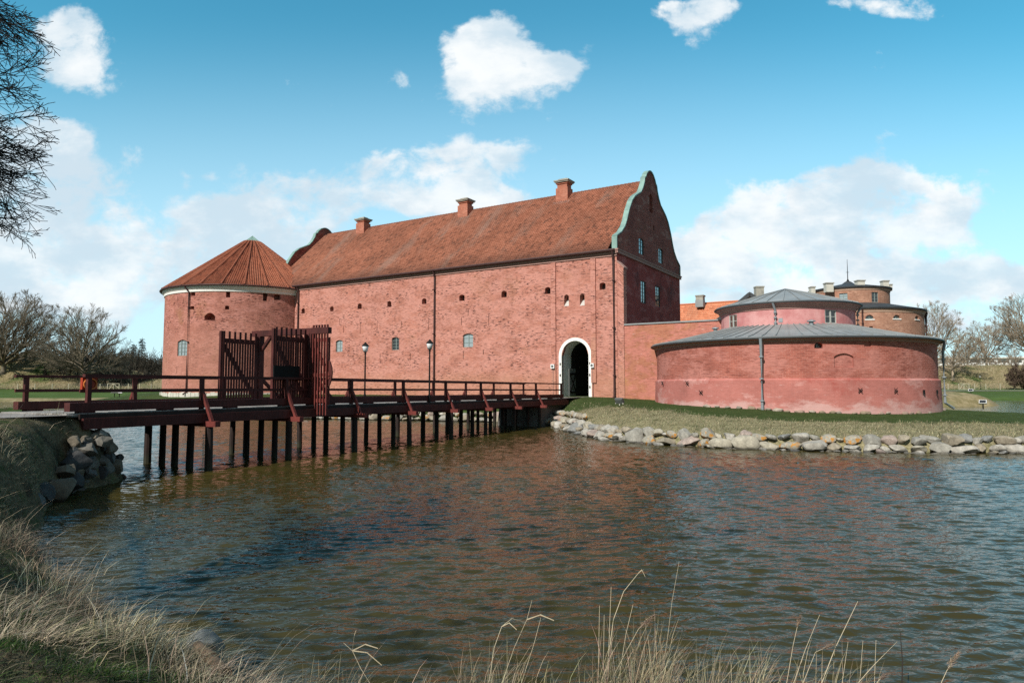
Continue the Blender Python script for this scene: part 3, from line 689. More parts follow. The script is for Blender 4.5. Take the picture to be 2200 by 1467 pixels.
# ---------------------------------------------------------------- brown keep behind, houses in the castle yard
KC = np.array([115*math.sin(R(26.8)), 115*math.cos(R(26.8)), 0]); RL, RU = 9.88, 5.6
keep = thing('keep_tower', 'distant brown brick round tower in two tiers with dark roofs and pale chimneys', 'tower', tuple(KC))
lp, up_ = cpx(KC, RL), cpx(KC, RU); lf_, uf_ = cyl(KC, RL), cyl(KC, RU)
ops = []; wins = []
for cx, cy, w, h in [(1868, 681, 17, 9), (1926.5, 680.5, 14.5, 8), (1970, 682, 8, 8)]:
    u0, u1, v0, v1 = rect(lp, cx, cy, w, h); ops.append(op(u0, u1, v0, v1, .25, .35)); wins.append(ops[-1])
u0, u1, v0, v1 = rect(lp, 1871.5, 703, 8, 4); ops.append(op(u0, u1, v0, v1, 0, .4))
m = MB(); wall(m, lf_, -math.pi*RL*.95, math.pi*RL*.2, 1.5, 14.0, ops, .6); m.build('wall', M['keep'], keep)
for o in wins: window(lf_, o, keep, 4, 1, 'frame', 'pane', .2, .05, 'white')
ops = []; wins = []
for cx, cy, w, h in [(1812, 639, 18, 18), (1880, 638.5, 14.5, 22)]:
    u0, u1, v0, v1 = rect(up_, cx, cy, w, h); ops.append(op(u0, u1, v0, v1, 0, .2)); wins.append(ops[-1])
m = MB(); wall(m, uf_, -math.pi*RU*.95, math.pi*RU*.2, 14.5, 17.5, ops, .5); m.build('upper_wall', M['keep'], keep)
for o, pm in zip(wins, ('pane_l', 'pane')): window(uf_, o, keep, 2, 3, 'frame', pm, .1, .07)
m = MB(); m.lathe(KC, [(RL-.2, 13.8), (RL+.35, 13.85), (RL+.4, 14.0), (RL+.4, 14.08), (RU-.1, 15.25)], 90); m.build('lower_roof', M['slate'], keep)
m = MB(); m.lathe(KC, [(RU-.1, 17.35), (RU+.3, 17.45), (RU+.36, 17.6), (RU+.36, 17.68), (.9, 18.75), (.45, 19.1), (.02, 19.3)], 72); rf = m.build('upper_roof', M['slate'], keep)
m = MB(); m.lathe(KC, [(RL-.1, 13.35), (RL+.06, 13.36), (RL+.12, 13.62), (RL+.28, 13.82)], 90); m.lathe(KC, [(RU-.1, 17.08), (RU+.06, 17.1), (RU+.1, 17.3), (RU+.25, 17.42)], 72); m.build('cornice', plain_mat('pale_brick_cornice', (.45, .30, .22), .9, .15), keep)
m = MB(); m.tube([KC+UP*19.2, KC+UP*20.6, KC+UP*22.6], [.07, .05, .025], 6); m.tube([KC+UP*20.6+np.array([-.25, 0, 0]), KC+UP*20.6+np.array([.25, 0, 0])], .03, 5); m.tube([KC+UP*19.15, KC+UP*19.5], [.25, .1], 8); m.build('spire', M['iron'], rf)
for cx, cy, w, h in [(1744.5, 623, 10, 13), (1780, 614.5, 17, 12.5), (1847, 608.5, 17.5, 11.5), (1900.5, 609.5, 14, 12), (1911.5, 615, 5, 7)]:
    f = cpx(KC, RU-.7 if cx < 1910 else RU-2.2); hw = w/1440*104/2; u, v = f(max(1748, min(cx, 1902)), cy); a = u/(RU-.7)
    p = atY(cx, cy+h/2, (KC[1]-4.2) if 1770 < cx < 1890 else KC[1]-1.5); q = atY(cx, cy-h/2, p[1])
    m = MB(); m.box((p+q)/2-UP*.3, (1, 0, 0), (0, 1, 0), UP, hw*.86, .45, (q[2]-p[2])/2+.2); c_ = m.build('chimney', M['pale'], rf)
    m = MB(); m.box(q-UP*.06, (1, 0, 0), (0, 1, 0), UP, hw*1.0, .55, .08); m.build('chimney_cap', M['concrete'], c_)
u = lp(1853, 690)[0]; pipe([lf_(u, 13.8, -.3), lf_(u, 13.2, -.12), lf_(u, 4, -.12), lf_(u, 3, -.12)], .11, M['dpipe'], keep)
u = lp(1987, 690)[0]; pipe([lf_(u, 13.8, -.3), lf_(u, 13.2, -.16), lf_(u, 4, -.16), lf_(u, 3, -.16)], .16, M['dpipe'], keep)

# orange roofed wing
h0 = atY(1460, 655.5, 98.0); h1 = atY(1583.8, 647, 93.7); rd = h1-h0; rd[2] = 0; rl = np.linalg.norm(rd); rd /= rl
hin = np.array([-rd[1]*-1, rd[0]*-1, 0])*-1; hin = np.array([-rd[1], rd[0], 0]); 
if hin[1] < 0: hin = -hin
zr_ = (h0[2]+h1[2])/2; hb = h0-rd*9; hb[2] = 0; HL = rl+9+3.2
house = thing('tiled_house', 'yard house with bright orange tile roof rising behind the ochre curtain wall', 'house', tuple(hb))
hf = lambda u, v, d: hb+rd*u+hin*d+UP*v
m = MB(); wall(m, lambda u, v, d: hf(u, v, d-5.2), 0, HL, 2, zr_-5.2, (), 6); wall(m, lambda u, v, d: hf(u, v, 5.2), 0, HL, 2, zr_-5.2, (), 6); m.build('wall', M['keep'], house)
V = []; Fq = []; UV = []; T = []; sl = math.hypot(5.6, 5.6)
tile_patch(V, Fq, UV, T, hf(0, zr_-5.6, -5.6), rd, hin*.7071+UP*.7071, -hin*.7071+UP*.7071, range(int(HL/.34)), int(sl/.4), .34, .4, None, .05, .06)
b = len(V); V += [hf(0, zr_-5.65, -5.6), hf(HL, zr_-5.65, -5.6), hf(HL, zr_-.05, 0), hf(0, zr_-.05, 0), hf(HL, zr_-5.6, 5.6), hf(0, zr_-5.6, 5.6)]; UV += [(0, 5)]*6; T += [(.4, .2, 0)]*6
Fq += [(b, b+1, b+2, b+3), (b+3, b+2, b+4, b+5)]
hr_ = mesh_obj('roof', V, Fq, M['tile_o'], house, uv=UV, colors={'tint': np.array(T)})
m = MB(); m.tube([hf(0, zr_+.02, 0), hf(HL, zr_+.02, 0)], .14, 6); m.build('ridge_tiles', M['tile_o'], hr_)
p = on_plane(1504.5, 659, hb+hin*-1.0, hin); q = on_plane(1504.5, 636, hb+hin*-1.0, hin)
m = MB(); m.box((p+q)/2+UP*.45, rd, hin, UP, .52, .5, (q[2]-p[2])/2-.45); c_ = m.build('chimney', M['concrete'], hr_)
m = MB(); m.box(p+UP*.42, rd, hin, UP, .56, .54, .5); m.build('flashing', M['zinc'], c_)
m = MB(); m.box(q+UP*.0, rd, hin, UP, .6, .58, .09); m.build('chimney_cap', M['concrete'], c_)
# gabled house to its right
ga = atY(1610.5, 627.5, 90.0); gh_ = thing('gabled_house', 'beige gabled house with black bargeboards peeping over the zinc roof', 'house', (ga[0], 90, 0))
slp = .82; W_ = 6.0; ax = np.array([.94, -.34, 0]); ay = np.array([.34, .94, 0])
A = lambda u, v, d: np.array([ga[0], 90, 0])+ax*u+ay*d+UP*v
zt_ = ga[2]
m = MB(); m.poly([A(-W_, 2, 0), A(W_, 2, 0), A(W_, zt_-.3-slp*W_, 0), A(0, zt_-.3, 0), A(-W_, zt_-.3-slp*W_, 0)])
m.poly([A(-W_, 2, 0), A(-W_, 2, 14), A(-W_, zt_-.3-slp*W_, 14), A(-W_, zt_-.3-slp*W_, 0)]); m.poly([A(W_, 2, 0), A(W_, 2, 14), A(W_, zt_-.3-slp*W_, 14), A(W_, zt_-.3-slp*W_, 0)])
gwl = m.build('wall', plain_mat('beige_plaster', (.50, .37, .25), .9, .12), gh_)
m = MB()
for s in (-1, 1): m.bar(A(0, zt_-1.55, -.06), A(s*1.3, zt_-1.55-slp*1.3, -.06), .1, .14)
m.build('pediment_moulding', M['frame_d'], gwl)
m = MB()
for s in (-1, 1):
    e = W_+.4
    m.hexa([A(0, zt_-.22, -.35), A(s*e, zt_-.22-slp*e, -.35), A(s*e, zt_-.22-slp*e, 14.2), A(0, zt_-.22, 14.2), A(0, zt_, -.35), A(s*e, zt_-slp*e, -.35), A(s*e, zt_-slp*e, 14.2), A(0, zt_, 14.2)])
rf = m.build('roof', M['slate'], gh_)
m = MB()
for s in (-1, 1): m.bar(A(0, zt_-.28, -.40), A(s*(W_+.4), zt_-.28-slp*(W_+.4), -.40), .08, .5)
m.build('bargeboard', M['slate'], rf)
p = atY(1630.5, 640, 97.0); q = atY(1630.5, 617, 97.0)
m = MB(); m.box((p+q)/2-UP*.8, (1, 0, 0), (0, 1, 0), UP, .56, .5, (q[2]-p[2])/2+.8); c_ = m.build('chimney', M['concrete'], rf)
m = MB(); m.box(q, (1, 0, 0), (0, 1, 0), UP, .62, .58, .09); m.build('chimney_cap', M['concrete'], c_)
# ---------------------------------------------------------------- the bridge
BD = np.array([.5208, 1.0, 0]); BD /= np.linalg.norm(BD)             # runs from the near bank to the gateway
BP = np.array([-BD[1], BD[0], 0])                                      # across, from the near rail to the far rail
def nearY(px): return 54.9*647/(1850-px)
N0 = atY(187.7, 880, nearY(187.7)); N0[2] = 0                          # first post of the near rail
BW = 3.4; BLEN = (54.9-nearY(187.7))/BD[1]; GS = (nearY(668)-N0[1])/BD[1]
def dz(s): return 2.24-max(0, s-GS)*.16/(BLEN-GS)
def B(s, w, z): return N0+BD*s+BP*w+UP*(z+dz(s))
br = thing('timber_bridge', 'dark red timber footbridge on rows of black piles crossing the moat to the castle gate', 'bridge', tuple(N0))
PS = 4.13; S0, S1 = -.62, BLEN+.3
def long_bar(m, s0, s1, w, z, wid, hei):
    pts = [s0]+([GS] if s0 < GS < s1 else [])+[s1]
    for a, b in zip(pts[:-1], pts[1:]): m.bar(B(a, w, z), B(b, w, z), wid, hei)
m = MB(); s = S0
while s < S1+.5:
    w_ = .19+random.random()*.02; m.bar(B(s, -.17, -.05+random.random()*.012), B(s, BW+.17, -.05+random.random()*.012), w_, .10); s += .21
m.build('deck', M['deckw'], br)
m = MB()
for w in (-.26, .6, 1.7, 2.8, BW+.26): long_bar(m, S0+.3, S1+.4, w, -.32, .24, .34)
m.build('bearer', M['wood'], br)
m = MB()
for w in (-.22, BW+.22):
    long_bar(m, S0+.25, S1+.4, w, -.10, .09, .17)
m.build('deck_edge', M['pile'], br)
posts = [k*PS for k in range(9)]+[BLEN+.02]
for side, w in ((0, 0.0), (1, BW)):
    e0 = S0 if side == 0 else -.38; o = -.14 if side == 0 else .14
    m = MB(); long_bar(m, e0, BLEN+.25, w, .20, .30, .27)
    s = e0+.3
    while s < BLEN: m.bar(B(s, w, .035), B(s+.5, w, .035), .26, .075); s += 2.75
    m.build('kerb_beam', M['wood'], br)
    m = MB(); long_bar(m, -.15 if side == 0 else -.44, BLEN+.22, w, 1.19, .15, .09); m.build('handrail', M['wood'], br)
    m = MB(); long_bar(m, -.22 if side == 0 else -.46, BLEN+.22, w+(.075 if side == 0 else -.075), .70, .06, .10); m.build('middle_rail', M['wood'], br)
    for k, s in enumerate(posts):
        if side == 1 and k == 0: s = -.08
        if side == 1 and 0 < k < 9: s = s-.35
        m = MB(); m.bar(B(s, w+o*.15, -.02 if 0 < k < 9 else -.02), B(s, w+o*.15, 1.15), .13, .13, BD); m.build('post', M['wood'], br)
        if 0 < k < 9:
            m = MB(); m.bar(B(s, w+o*.6, .62), B(s, w+o*4.4, -.44), .11, .11, BD); m.build('brace', M['woodhi'], br)
for k in range(1, 9):
    s = k*PS; m = MB(); m.bar(B(s, -.95, -.53), B(s, BW+.95, -.53), .22, .20); m.build('cross_beam', M['woodhi'], br)
    for j in range(5):
        w = -.35+j*(BW+.75)/4; q = B(s+random.uniform(-.06, .06)+j*.13, w+random.uniform(-.08, .08), -.62); r = random.uniform(.115, .14)
        m = MB(); m.tube([np.array([q[0]+random.uniform(-.04, .04), q[1]+random.uniform(-.04, .04), -1.5]), q], [r*1.08, r], 10); m.build('pile', M['pile'], br)
        if k == 1 and j == 0:      # white depth gauge on the nearest pile
            m = MB()
            a = B(s-.02, w-.0, -.8); c = np.array([q[0]-.13, q[1]-.15, 0])
            for i in range(22): m.box(c+UP*(.05+i*.06), (1, 0, 0), (0, 1, 0), UP, .02+.018*(i % 2), .008, .02)
            m.build('depth_gauge', M['pale'], br)
# ---- timber gate standing on the bridge, both leaves folded back
tg = thing('timber_gate', 'dark red timber picket gate on the bridge with both leaves standing open', 'gate', tuple(B(GS, BW/2, 0)))
GH = 3.18
for w in (.10, BW-.10):
    m = MB(); m.bar(B(GS, w, -.0), B(GS, w, GH+.0), .26, .26, BD); m.build('gate_post', M['wood'], tg)
m = MB(); m.bar(B(GS, -1.0, GH+.14), B(GS, BW+.35, GH+.14), .24, .27); m.build('crossbeam', M['wood'], tg)
for w, s_ in ((BW-.22, -1), (.22, 1)):
    m = MB(); m.bar(B(GS, w, GH-.65), B(GS, w+s_*.62, GH+.02), .12, .14, BD); m.build('corner_brace', M['wood'], tg)
for w in (.0, BW-.05):
    m = MB(); m.bar(B(GS+.1, w, 1.25), B(GS+1.5, w, .12), .13, .13); m.build('raking_strut', M['wood'], tg)
m = MB(); m.bar(B(GS-.1, .35, 1.45), B(GS-2.0, .35, .12), .12, .12); m.build('raking_strut', M['wood'], tg)
def leaf(w, hinge, lng, label, tall):
    m = MB()
    f = lambda a, z: B(GS-.18-a, w, z)
    m.bar(f(.06, .10), f(.06, GH-.02), .12, .12, BP); m.bar(f(lng-.07, .10), f(lng-.07, GH+.12), .13, .13, BP)
    for z in (.22, GH-.30): m.bar(f(0, z), f(lng, z), .09, .20)
    m.bar(f(lng-.1, GH-.4), f(.1, .35), .07, .19)
    lf = m.build('gate_leaf', M['wood'], tg); lf['label'] = label
    n = 13
    for k in range(n):
        a = .17+(lng-.32)*k/(n-1); top = GH+.12 if k % 2 == 0 else GH-.30
        m = MB(); m.bar(B(GS-.18-a, w-.075, .08), B(GS-.18-a, w-.075, top+tall), .108, .02, BP); m.build('picket', M['wood'], lf)
    return lf
leaf(BW-.12, 0, 2.08, 'gate leaf folded back along the far rail', 0.0)
lf = leaf(.18, 0, 1.98, 'gate leaf folded back along the near rail', 0.06)
m = MB()
f = lambda a, z, d: B(GS-.18-a, .05+d, z)
m.hexa([f(.55, 1.16, 0), f(1.98, 1.16, 0), f(1.98, 1.16, .04), f(.55, 1.16, .04), f(.55, 1.72, 0), f(1.98, 1.72, 0), f(1.98, 1.72, .04), f(.55, 1.72, .04)])
sb = m.build('notice_board', M['iron'], lf)
# picket wing that stops people climbing round the gate
m = MB()
for z in (.22, 1.35, GH-.28): m.bar(B(GS, -.05, z), B(GS, -.94, z), .08, .16)
m.bar(B(GS, -.1, GH-.4), B(GS, -1.0, 1.3), .06, .14); m.bar(B(GS, -.1, .35), B(GS, -1.0, 1.25), .06, .12)
wg = m.build('picket_wing', M['woodhi'], tg); wg['label'] = 'fan of pickets reaching out past the near rail'
for k in range(6):
    m = MB(); w = -.10-k*.165; m.bar(B(GS-.06, w, -.42 if k else .1), B(GS-.06, w, GH+.40), .085, .05, BP); m.build('picket', M['woodhi'], wg)
    m = MB(); w = -.18-k*.15; m.bar(B(GS+.07, w, .02), B(GS+.07, w, GH-.16), .07, .05, BP); m.build('picket', M['woodhi'], wg)
m = MB(); c = B(GS+.03, -.88, 1.42)
pts = [(-.05, .62), (-.16, .5), (-.26, .25), (-.29, .02), (-.26, -.22), (-.16, -.5), (-.05, -.62)]
for (a, z), (a2, z2) in zip(pts[:-1], pts[1:]):
    m.hexa([c+BP*a2+UP*z2-BD*.03, c+UP*z2-BD*.03, c+UP*z2+BD*.03, c+BP*a2+UP*z2+BD*.03, c+BP*a+UP*z-BD*.03, c+UP*z-BD*.03, c+UP*z+BD*.03, c+BP*a+UP*z+BD*.03])
m.build('rounded_board', M['wood'], wg)
# ---- lifebuoy box and lamps on the bridge
lb = thing('lifebuoy_box', 'orange lifebuoy box hung behind the first post of the near railing', 'lifebuoy box', tuple(B(-.1, .2, .6)))
m = MB(); m.hexa([B(-.12, .12, .68), B(.36, .12, .68), B(.36, .24, .68), B(-.12, .24, .68), B(-.11, .12, 1.12), B(.35, .12, 1.12), B(.35, .24, 1.12), B(-.11, .24, 1.12)])
bx = m.build('case', M['orange'], lb)
m = MB(); c = B(.12, .10, .92); m.tube([c+BD*.20*math.cos(a)+UP*.165*math.sin(a) for a in np.linspace(0, 2*math.pi, 33)], .022, 6, False); m.build('ring', M['orange_l'], lb)
m = MB(); m.box(B(.12, .105, .71), BD, BP, UP, .2, .012, .025); m.build('bottom_strip', M['orange_l'], bx)
def lamp(q, h, label, group='lamp posts on the bridge'):
    t = thing('lamp_post', label, 'street lamp', tuple(q), group)
    q = np.asarray(q, float)
    m = MB(); m.lathe(q, [(.075, q[2]), (.075, q[2]+.5), (.05, q[2]+.55), (.042, q[2]+h-.62), (.07, q[2]+h-.60), (.05, q[2]+h-.52), (.11, q[2]+h-.48), (.12, q[2]+h-.45)], 14); m.build('pole', M['iron'], t)
    m = MB(); m.lathe(q, [(.02, q[2]+h-.45), (.125, q[2]+h-.47), (.18, q[2]+h-.17), (.17, q[2]+h-.15)], 16); m.build('lamp_glass', M['opal'], t, True)
    m = MB(); m.lathe(q, [(.20, q[2]+h-.155), (.205, q[2]+h-.13), (.12, q[2]+h-.02), (.07, q[2]+h+.0), (.06, q[2]+h+.05), (.005, q[2]+h+.09)], 20); m.build('lamp_cap', M['iron'], t)
    return t
la = atY(915.5, 850, nearY(915.5)); sl_ = float((la-N0) @ BD)
q = B(sl_, -.18, -.1); lamp(q, float(atY(915.5, 732, q[1])[2])-q[2], 'black lamp post with white glass against the near railing beside the long downpipe')
# the other lamp stands opposite, outside the far rail
so = sl_+.2; best = min(np.linspace(so-4, so+4, 161), key=lambda s: abs((lambda p: CX+F*p[0]/(p[1]*_c))(B(s, BW+.18, 0))-783.5))
q = B(best, BW+.18, -.1); lamp(q, float(atY(783.5, 738, q[1])[2])-q[2], 'black lamp post with white glass beyond the far railing near the picket wing')

# ---------------------------------------------------------------- land and water
def poly_sd(x, y, P):
    """signed distance, positive inside polygon P"""
    P = np.asarray(P, float); d = np.full(x.shape, 1e9); ins = np.zeros(x.shape, bool)
    for i in range(len(P)):
        a = P[i]; b = P[(i+1) % len(P)]; e = b-a
        wx, wy = x-a[0], y-a[1]; t = np.clip((wx*e[0]+wy*e[1])/(e @ e), 0, 1)
        d = np.minimum(d, np.hypot(wx-e[0]*t, wy-e[1]*t))
        c = (a[1] > y) != (b[1] > y)
        with np.errstate(divide='ignore', invalid='ignore'): xi = e[0]*(y-a[1])/(e[1] if e[1] != 0 else 1e-9)+a[0]
        ins ^= c & (x < xi)
    return np.where(ins, d, -d)
_ph = rng.uniform(0, 6.28, (24, 2)); _dir = rng.uniform(0, 6.28, 24)
def lump(x, y, wl, seed=0):
    z = 0
    for i in range(7):
        k = 2*math.pi/wl*(.6+.28*i); a = _dir[(i+seed*3) % 24]
        z = z+np.sin(k*(x*math.cos(a)+y*math.sin(a))+_ph[(i+seed) % 24, 0])*np.cos(k*.7*(x*math.sin(a)-y*math.cos(a))+_ph[(i+seed) % 24, 1])/(1+.35*i)
    return z/3.2
def sheet(name, xs, ys, zf, mat, cut=None, cols=None, kind='structure'):
    X, Y = np.meshgrid(xs, ys); Z = zf(X, Y); nx, ny = len(xs), len(ys)
    V = np.stack([X.ravel(), Y.ravel(), Z.ravel()], 1); i = np.arange(nx*ny).reshape(ny, nx)
    Q = np.stack([i[:-1, :-1].ravel(), i[:-1, 1:].ravel(), i[1:, 1:].ravel(), i[1:, :-1].ravel()], 1)
    if cut is not None: Q = Q[(Z.ravel()[Q] > cut).any(1)]
    C = {k: f(X, Y, Z).ravel() for k, f in cols.items()} if cols else None
    o = mesh_obj(name, V, Q, mat, None, True, uv=np.stack([X.ravel(), Y.ravel()], 1), colors=C); o['kind'] = kind
    return o
W0 = lambda px, py: atZ(px, py, 0.0)[:2]
# --- castle island
ISL = [W0(1195, 917), W0(1232, 929), W0(1300, 945), W0(1400, 954), W0(1540, 962), W0(1700, 967), W0(2000, 974), W0(2199, 973), (31, 31.8), (44, 34), (49, 42), (48, 52), (44, 66), (46, 90), (46, 128), (-40, 132), (-62, 110), (-60, 90), (-50, 77.5),
       (-30, 67), W0(800, 902), W0(1060, 907), W0(1150, 909)]
def isl_d(x, y): return poly_sd(x, y, ISL)+.30*lump(x, y, 5.0)
def isl_prof(x, y):
    L = np.interp(x, [-20, 0, 5, 12, 18], [9, 3.2, 3.4, 12, 24]); top = np.interp(x, [5, 16, 30], [2.12, 2.05, 1.62])
    return L, top
def isl_z(x, y):
    d = poly_sd(x, y, ISL)+.12*lump(x, y, 3.0); L, top = isl_prof(x, y)
    q = np.clip((d-.5)/L, 0, 1); z = .55+(top-.55)*(1-(1-q)**1.35)
    z = np.where(d < .5, np.clip(.55-(.5-d)*2.2, -1.2, .55), z)
    return z+.03*lump(x, y, 2.0, 2)*np.clip(d, 0, 1)
def isl_dry(x, y, z):
    d = poly_sd(x, y, ISL)+1.0*lump(x, y, 6.0, 1)+.8*lump(x, y, 1.3, 2)
    b = np.interp(x, [-20, 2, 6, 12, 18], [1.5, 4.2, 4.0, 5.5, 7.2])
    front_ = np.clip((52-y)/4, 0, 1)*np.clip((x+2)/3, 0, 1)+.25
    return np.clip((b-d)/1.6+.5, 0, 1)*np.clip(front_, 0, 1)
def ground_mat(name, grass, grass2, dry, dry2, soil=None, fine=9.0):
    b = NB(name); p = b.pos(); k = b.sep(b.attr('dry'))
    n1 = b.noise(p, fine, 5, 0.7); n2 = b.noise(p, fine*.16, 4, .6)
    g = b.mix(b.step(n1, .35, .65), grass, grass2); g = b.scale(g, b.remap(n2, .3, .7, .75, 1.25))
    d = b.mix(b.step(n1, .38, .62), dry, dry2); d = b.mix(b.math('MULTIPLY', b.step(n2, .5, .66), .5), d, grass)
    f = b.step(b.math('ADD', k[0], b.math('MULTIPLY', b.math('SUBTRACT', n1, .5), .55)), .38, .62)
    c = b.mix(f, g, d)
    if soil: c = b.mix(b.math('MULTIPLY', b.step(b.noise(p, 1.1, 5, .6), .5, .62), .8), c, soil)
    return b.out(c, .95, b.bump(n1, .7, .05), .05)
GRASS, GRASS2 = (0.038, 0.058, 0.018), (0.055, 0.078, 0.026)
m_isl = ground_mat('castle_lawn', GRASS, GRASS2, (0.30, 0.265, 0.16), (0.17, 0.15, 0.08))
lawn = sheet('lawn', np.concatenate([np.arange(-64, -6, 1.0), np.arange(-6, 50, .33)]), np.concatenate([np.arange(28, 66, .33), np.arange(66, 134, 1.5)]), isl_z, m_isl, -1.1, {'dry': isl_dry})
# --- near bank
NB_ = [W0(262, 1030), W0(240, 1038), W0(150, 1056), W0(95, 1092), W0(70, 1165), W0(140, 1268), W0(275, 1350), W0(415, 1424), W0(520, 1480), (-1.5, 6.0), (0, 5.3), (2.2, 5.1), (4.6, 4.8), (6.5, 4.0), (9, 1), (30, -10), (60, -60), (-120, -60), (-120, 60), (-45, 34), (-24, 29.0), (-17.5, 27.0), (-14.6, 24.4)]
def nb_z(x, y):
    d = poly_sd(x, y, NB_)
    wst = np.clip((-x-6)/5, 0, 1)*np.clip((y-9)/6, 0, 1)                 # 1 by the bridge, 0 below the camera
    T = 1.72+.50*wst; L = 2.5-2.05*wst
    dd = d+.16*lump(x, y, 1.7, 1)+.10*lump(x, y, .7, 2)
    z = np.where(dd > 0, T*(1-np.exp(-np.maximum(dd, 0)/L)), dd*1.1)
    z = z+np.clip(d/1.2, 0, 1)*(.10*lump(x, y, 1.9, 3)+.05*lump(x, y, .8, 1))
    s = (x-N0[0])*BD[0]+(y-N0[1])*BD[1]; w = (x-N0[0])*BP[0]+(y-N0[1])*BP[1]
    onp = np.clip((w+.9)/.8, 0, 1)*np.clip((BW+1.2-w)/.8, 0, 1)*np.clip((.6-s)/.5, 0, 1)*np.clip(d/1.0, 0, 1)
    z = z*(1-onp)+np.minimum(z, 2.17)*0+onp*2.17
    under = np.clip((s+.3)/.5, 0, 1)*np.clip((w+.7)/.5, 0, 1)*np.clip((BW+.8-w)/.5, 0, 1)
    return np.where(under > .5, np.minimum(z, 1.55), z)
def nb_dry(x, y, z):
    d = poly_sd(x, y, NB_)
    return np.clip(.55-.35*lump(x, y, 2.6, 2)-.2*lump(x, y, .9, 1)+np.clip((1.4-d)*.25, -.3, .3), 0, 1)
m_nb = ground_mat('near_bank_turf', (0.032, 0.060, 0.014), (0.046, 0.078, 0.019), (0.16, 0.13, 0.08), (0.085, 0.07, 0.043), (0.045, 0.037, 0.026), 14.0)
bank = sheet('river_bank', np.concatenate([np.arange(-120, -22, 4.0), np.arange(-22, 10, .16), np.arange(10, 62, 4)]), np.concatenate([np.arange(-60, 1, 4.0), np.arange(1, 31, .16), np.arange(31, 62, 3)]), nb_z, m_nb, -.7, {'dry': nb_dry})
# gravel path from the near bank on to the bridge
m = MB(); f = lambda s, w, z: N0+BD*s+BP*w+UP*z
for k in range(30):
    a, b2 = -.55-k*1.0, -.55-(k+1)*1.0
    ed = [(.25*math.sin(k*1.3)+.12*math.sin(k*3.1), .2*math.cos(k*1.1)) for k in (k, k+1)]
    e0, e1 = min(0, ed[0][0]-.1)*min(1, k/2), min(0, ed[1][0]-.1)
    m.poly([f(a, -.35+e0*.6, 2.205), f(a, BW+.35, 2.205), f(b2, BW+.35, 2.205), f(b2, -.35+e1*.6, 2.205)], [(a, 0), (a, 4), (b2, 4), (b2, 0)])
def gravel():
    b = NB('pale_gravel'); p = b.pos(); v = b.noise(p, 30, 4, .7)
    return b.out(b.mix(b.step(b.noise(p, 1.5, 4), .4, .7), b.mix(v, (.34, .32, .31), (.20, .185, .18)), (.22, .19, .16)), .95, b.bump(v, .6, .02), .1)
M['gravel'] = gravel()
pa = m.build('path', M['gravel']); pa['kind'] = 'structure'
m = MB()
p1, p2 = B(BLEN+.4, -.3, 0), B(BLEN+.4, BW+.3, 0)
g1, g2 = front(fpx(1263, 840)[0]-.1, 0, .3), front(fpx(1207, 840)[0]+.2, 0, .3)
ez = [isl_z(np.array([p[0]]), np.array([p[1]]))[0] for p in (p1, p2)]
for t0, t1 in [(i/8, (i+1)/8) for i in range(8)]:
    q = [p1+(g1-p1)*t0, p1+(g1-p1)*t1, p2+(g2-p2)*t1, p2+(g2-p2)*t0]
    m.poly([np.array([c[0], c[1], 2.115]) for c in q])
pa2 = m.build('path', M['gravel']); pa2['kind'] = 'structure'
# stone abutment under the castle end of the bridge
ab = thing('bridge_abutment', 'shadowed stone abutment under the castle end of the timber bridge', 'abutment', tuple(B(BLEN-2, BW/2, -2)))
m = MB()
sa = BLEN-4.2
m.hexa([B(sa, .1, -3.2), B(BLEN+2, .1, -3.2), B(BLEN+2, BW+.3, -3.2), B(sa, BW+.3, -3.2), B(sa+.5, .1, -.53), B(BLEN+2, .1, -.53), B(BLEN+2, BW+.3, -.53), B(sa+.5, BW+.3, -.53)])
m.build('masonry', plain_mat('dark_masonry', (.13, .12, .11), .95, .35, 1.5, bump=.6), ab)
# --- land beyond the moat, up to the horizon
def far_z(x, y):
    sh = 135+5*np.sin(x*.021)+3*np.sin(x*.06+1)
    d = y-sh
    z = np.interp(d, [-4, 0, 1.5, 6, 50, 60, 3000], [-1.2, 0.1, .55, .8, 1.72, 2.05, 2.3])
    s1 = np.clip((y-203)/26, 0, 1); s1 = s1*s1*(3-2*s1); back = np.clip((y-245)/30, 0, 1)
    hh = np.interp(x, [-400, -178, -160, -146, -140, -132, -124, -116, -104, 40, 122, 135, 150, 170, 400], [11, 10.6, 10.2, 8.4, 5.0, 2.0, 1.8, 4.5, 5.6, 5.6, 6.4, 7.2, 7.6, 7.9, 8.2])
    z = z+s1*(hh*(1-.35*back))*(1+.05*lump(x, y, 23, 1))+s1*.25*lump(x, y, 6, 2)
    return z
def far_dry(x, y, z): return np.clip((y-201)/5, 0, 1)*np.clip(.72-.5*lump(x, y, 19, 3)-.35*lump(x, y, 7, 1), 0, 1)+np.clip((139-y)/3, 0, 1)*.7
m_far = ground_mat('far_meadow', (0.06, 0.095, 0.025), (0.075, 0.115, 0.032), (0.29, 0.235, 0.14), (0.18, 0.15, 0.075), fine=.9)
xs = np.concatenate([np.arange(-2600, -340, 160), np.arange(-340, 340, 2.2), np.arange(340, 2601, 160)])
far = sheet('ground', xs, np.concatenate([np.arange(126, 300, 1.3), np.geomspace(300, 4500, 26)]), far_z, m_far, None, {'dry': far_dry})
m = MB()
for k in range(-60, 60):
    a, b2 = k*5.0, (k+1)*5.0
    m.poly([(a, 184.5, 1.80), (b2, 184.5, 1.80), (b2, 188.5, 1.87), (a, 188.5, 1.87)])
pa3 = m.build('path', plain_mat('pale_far_path', (.50, .46, .37), .95, .1)); pa3['kind'] = 'structure'
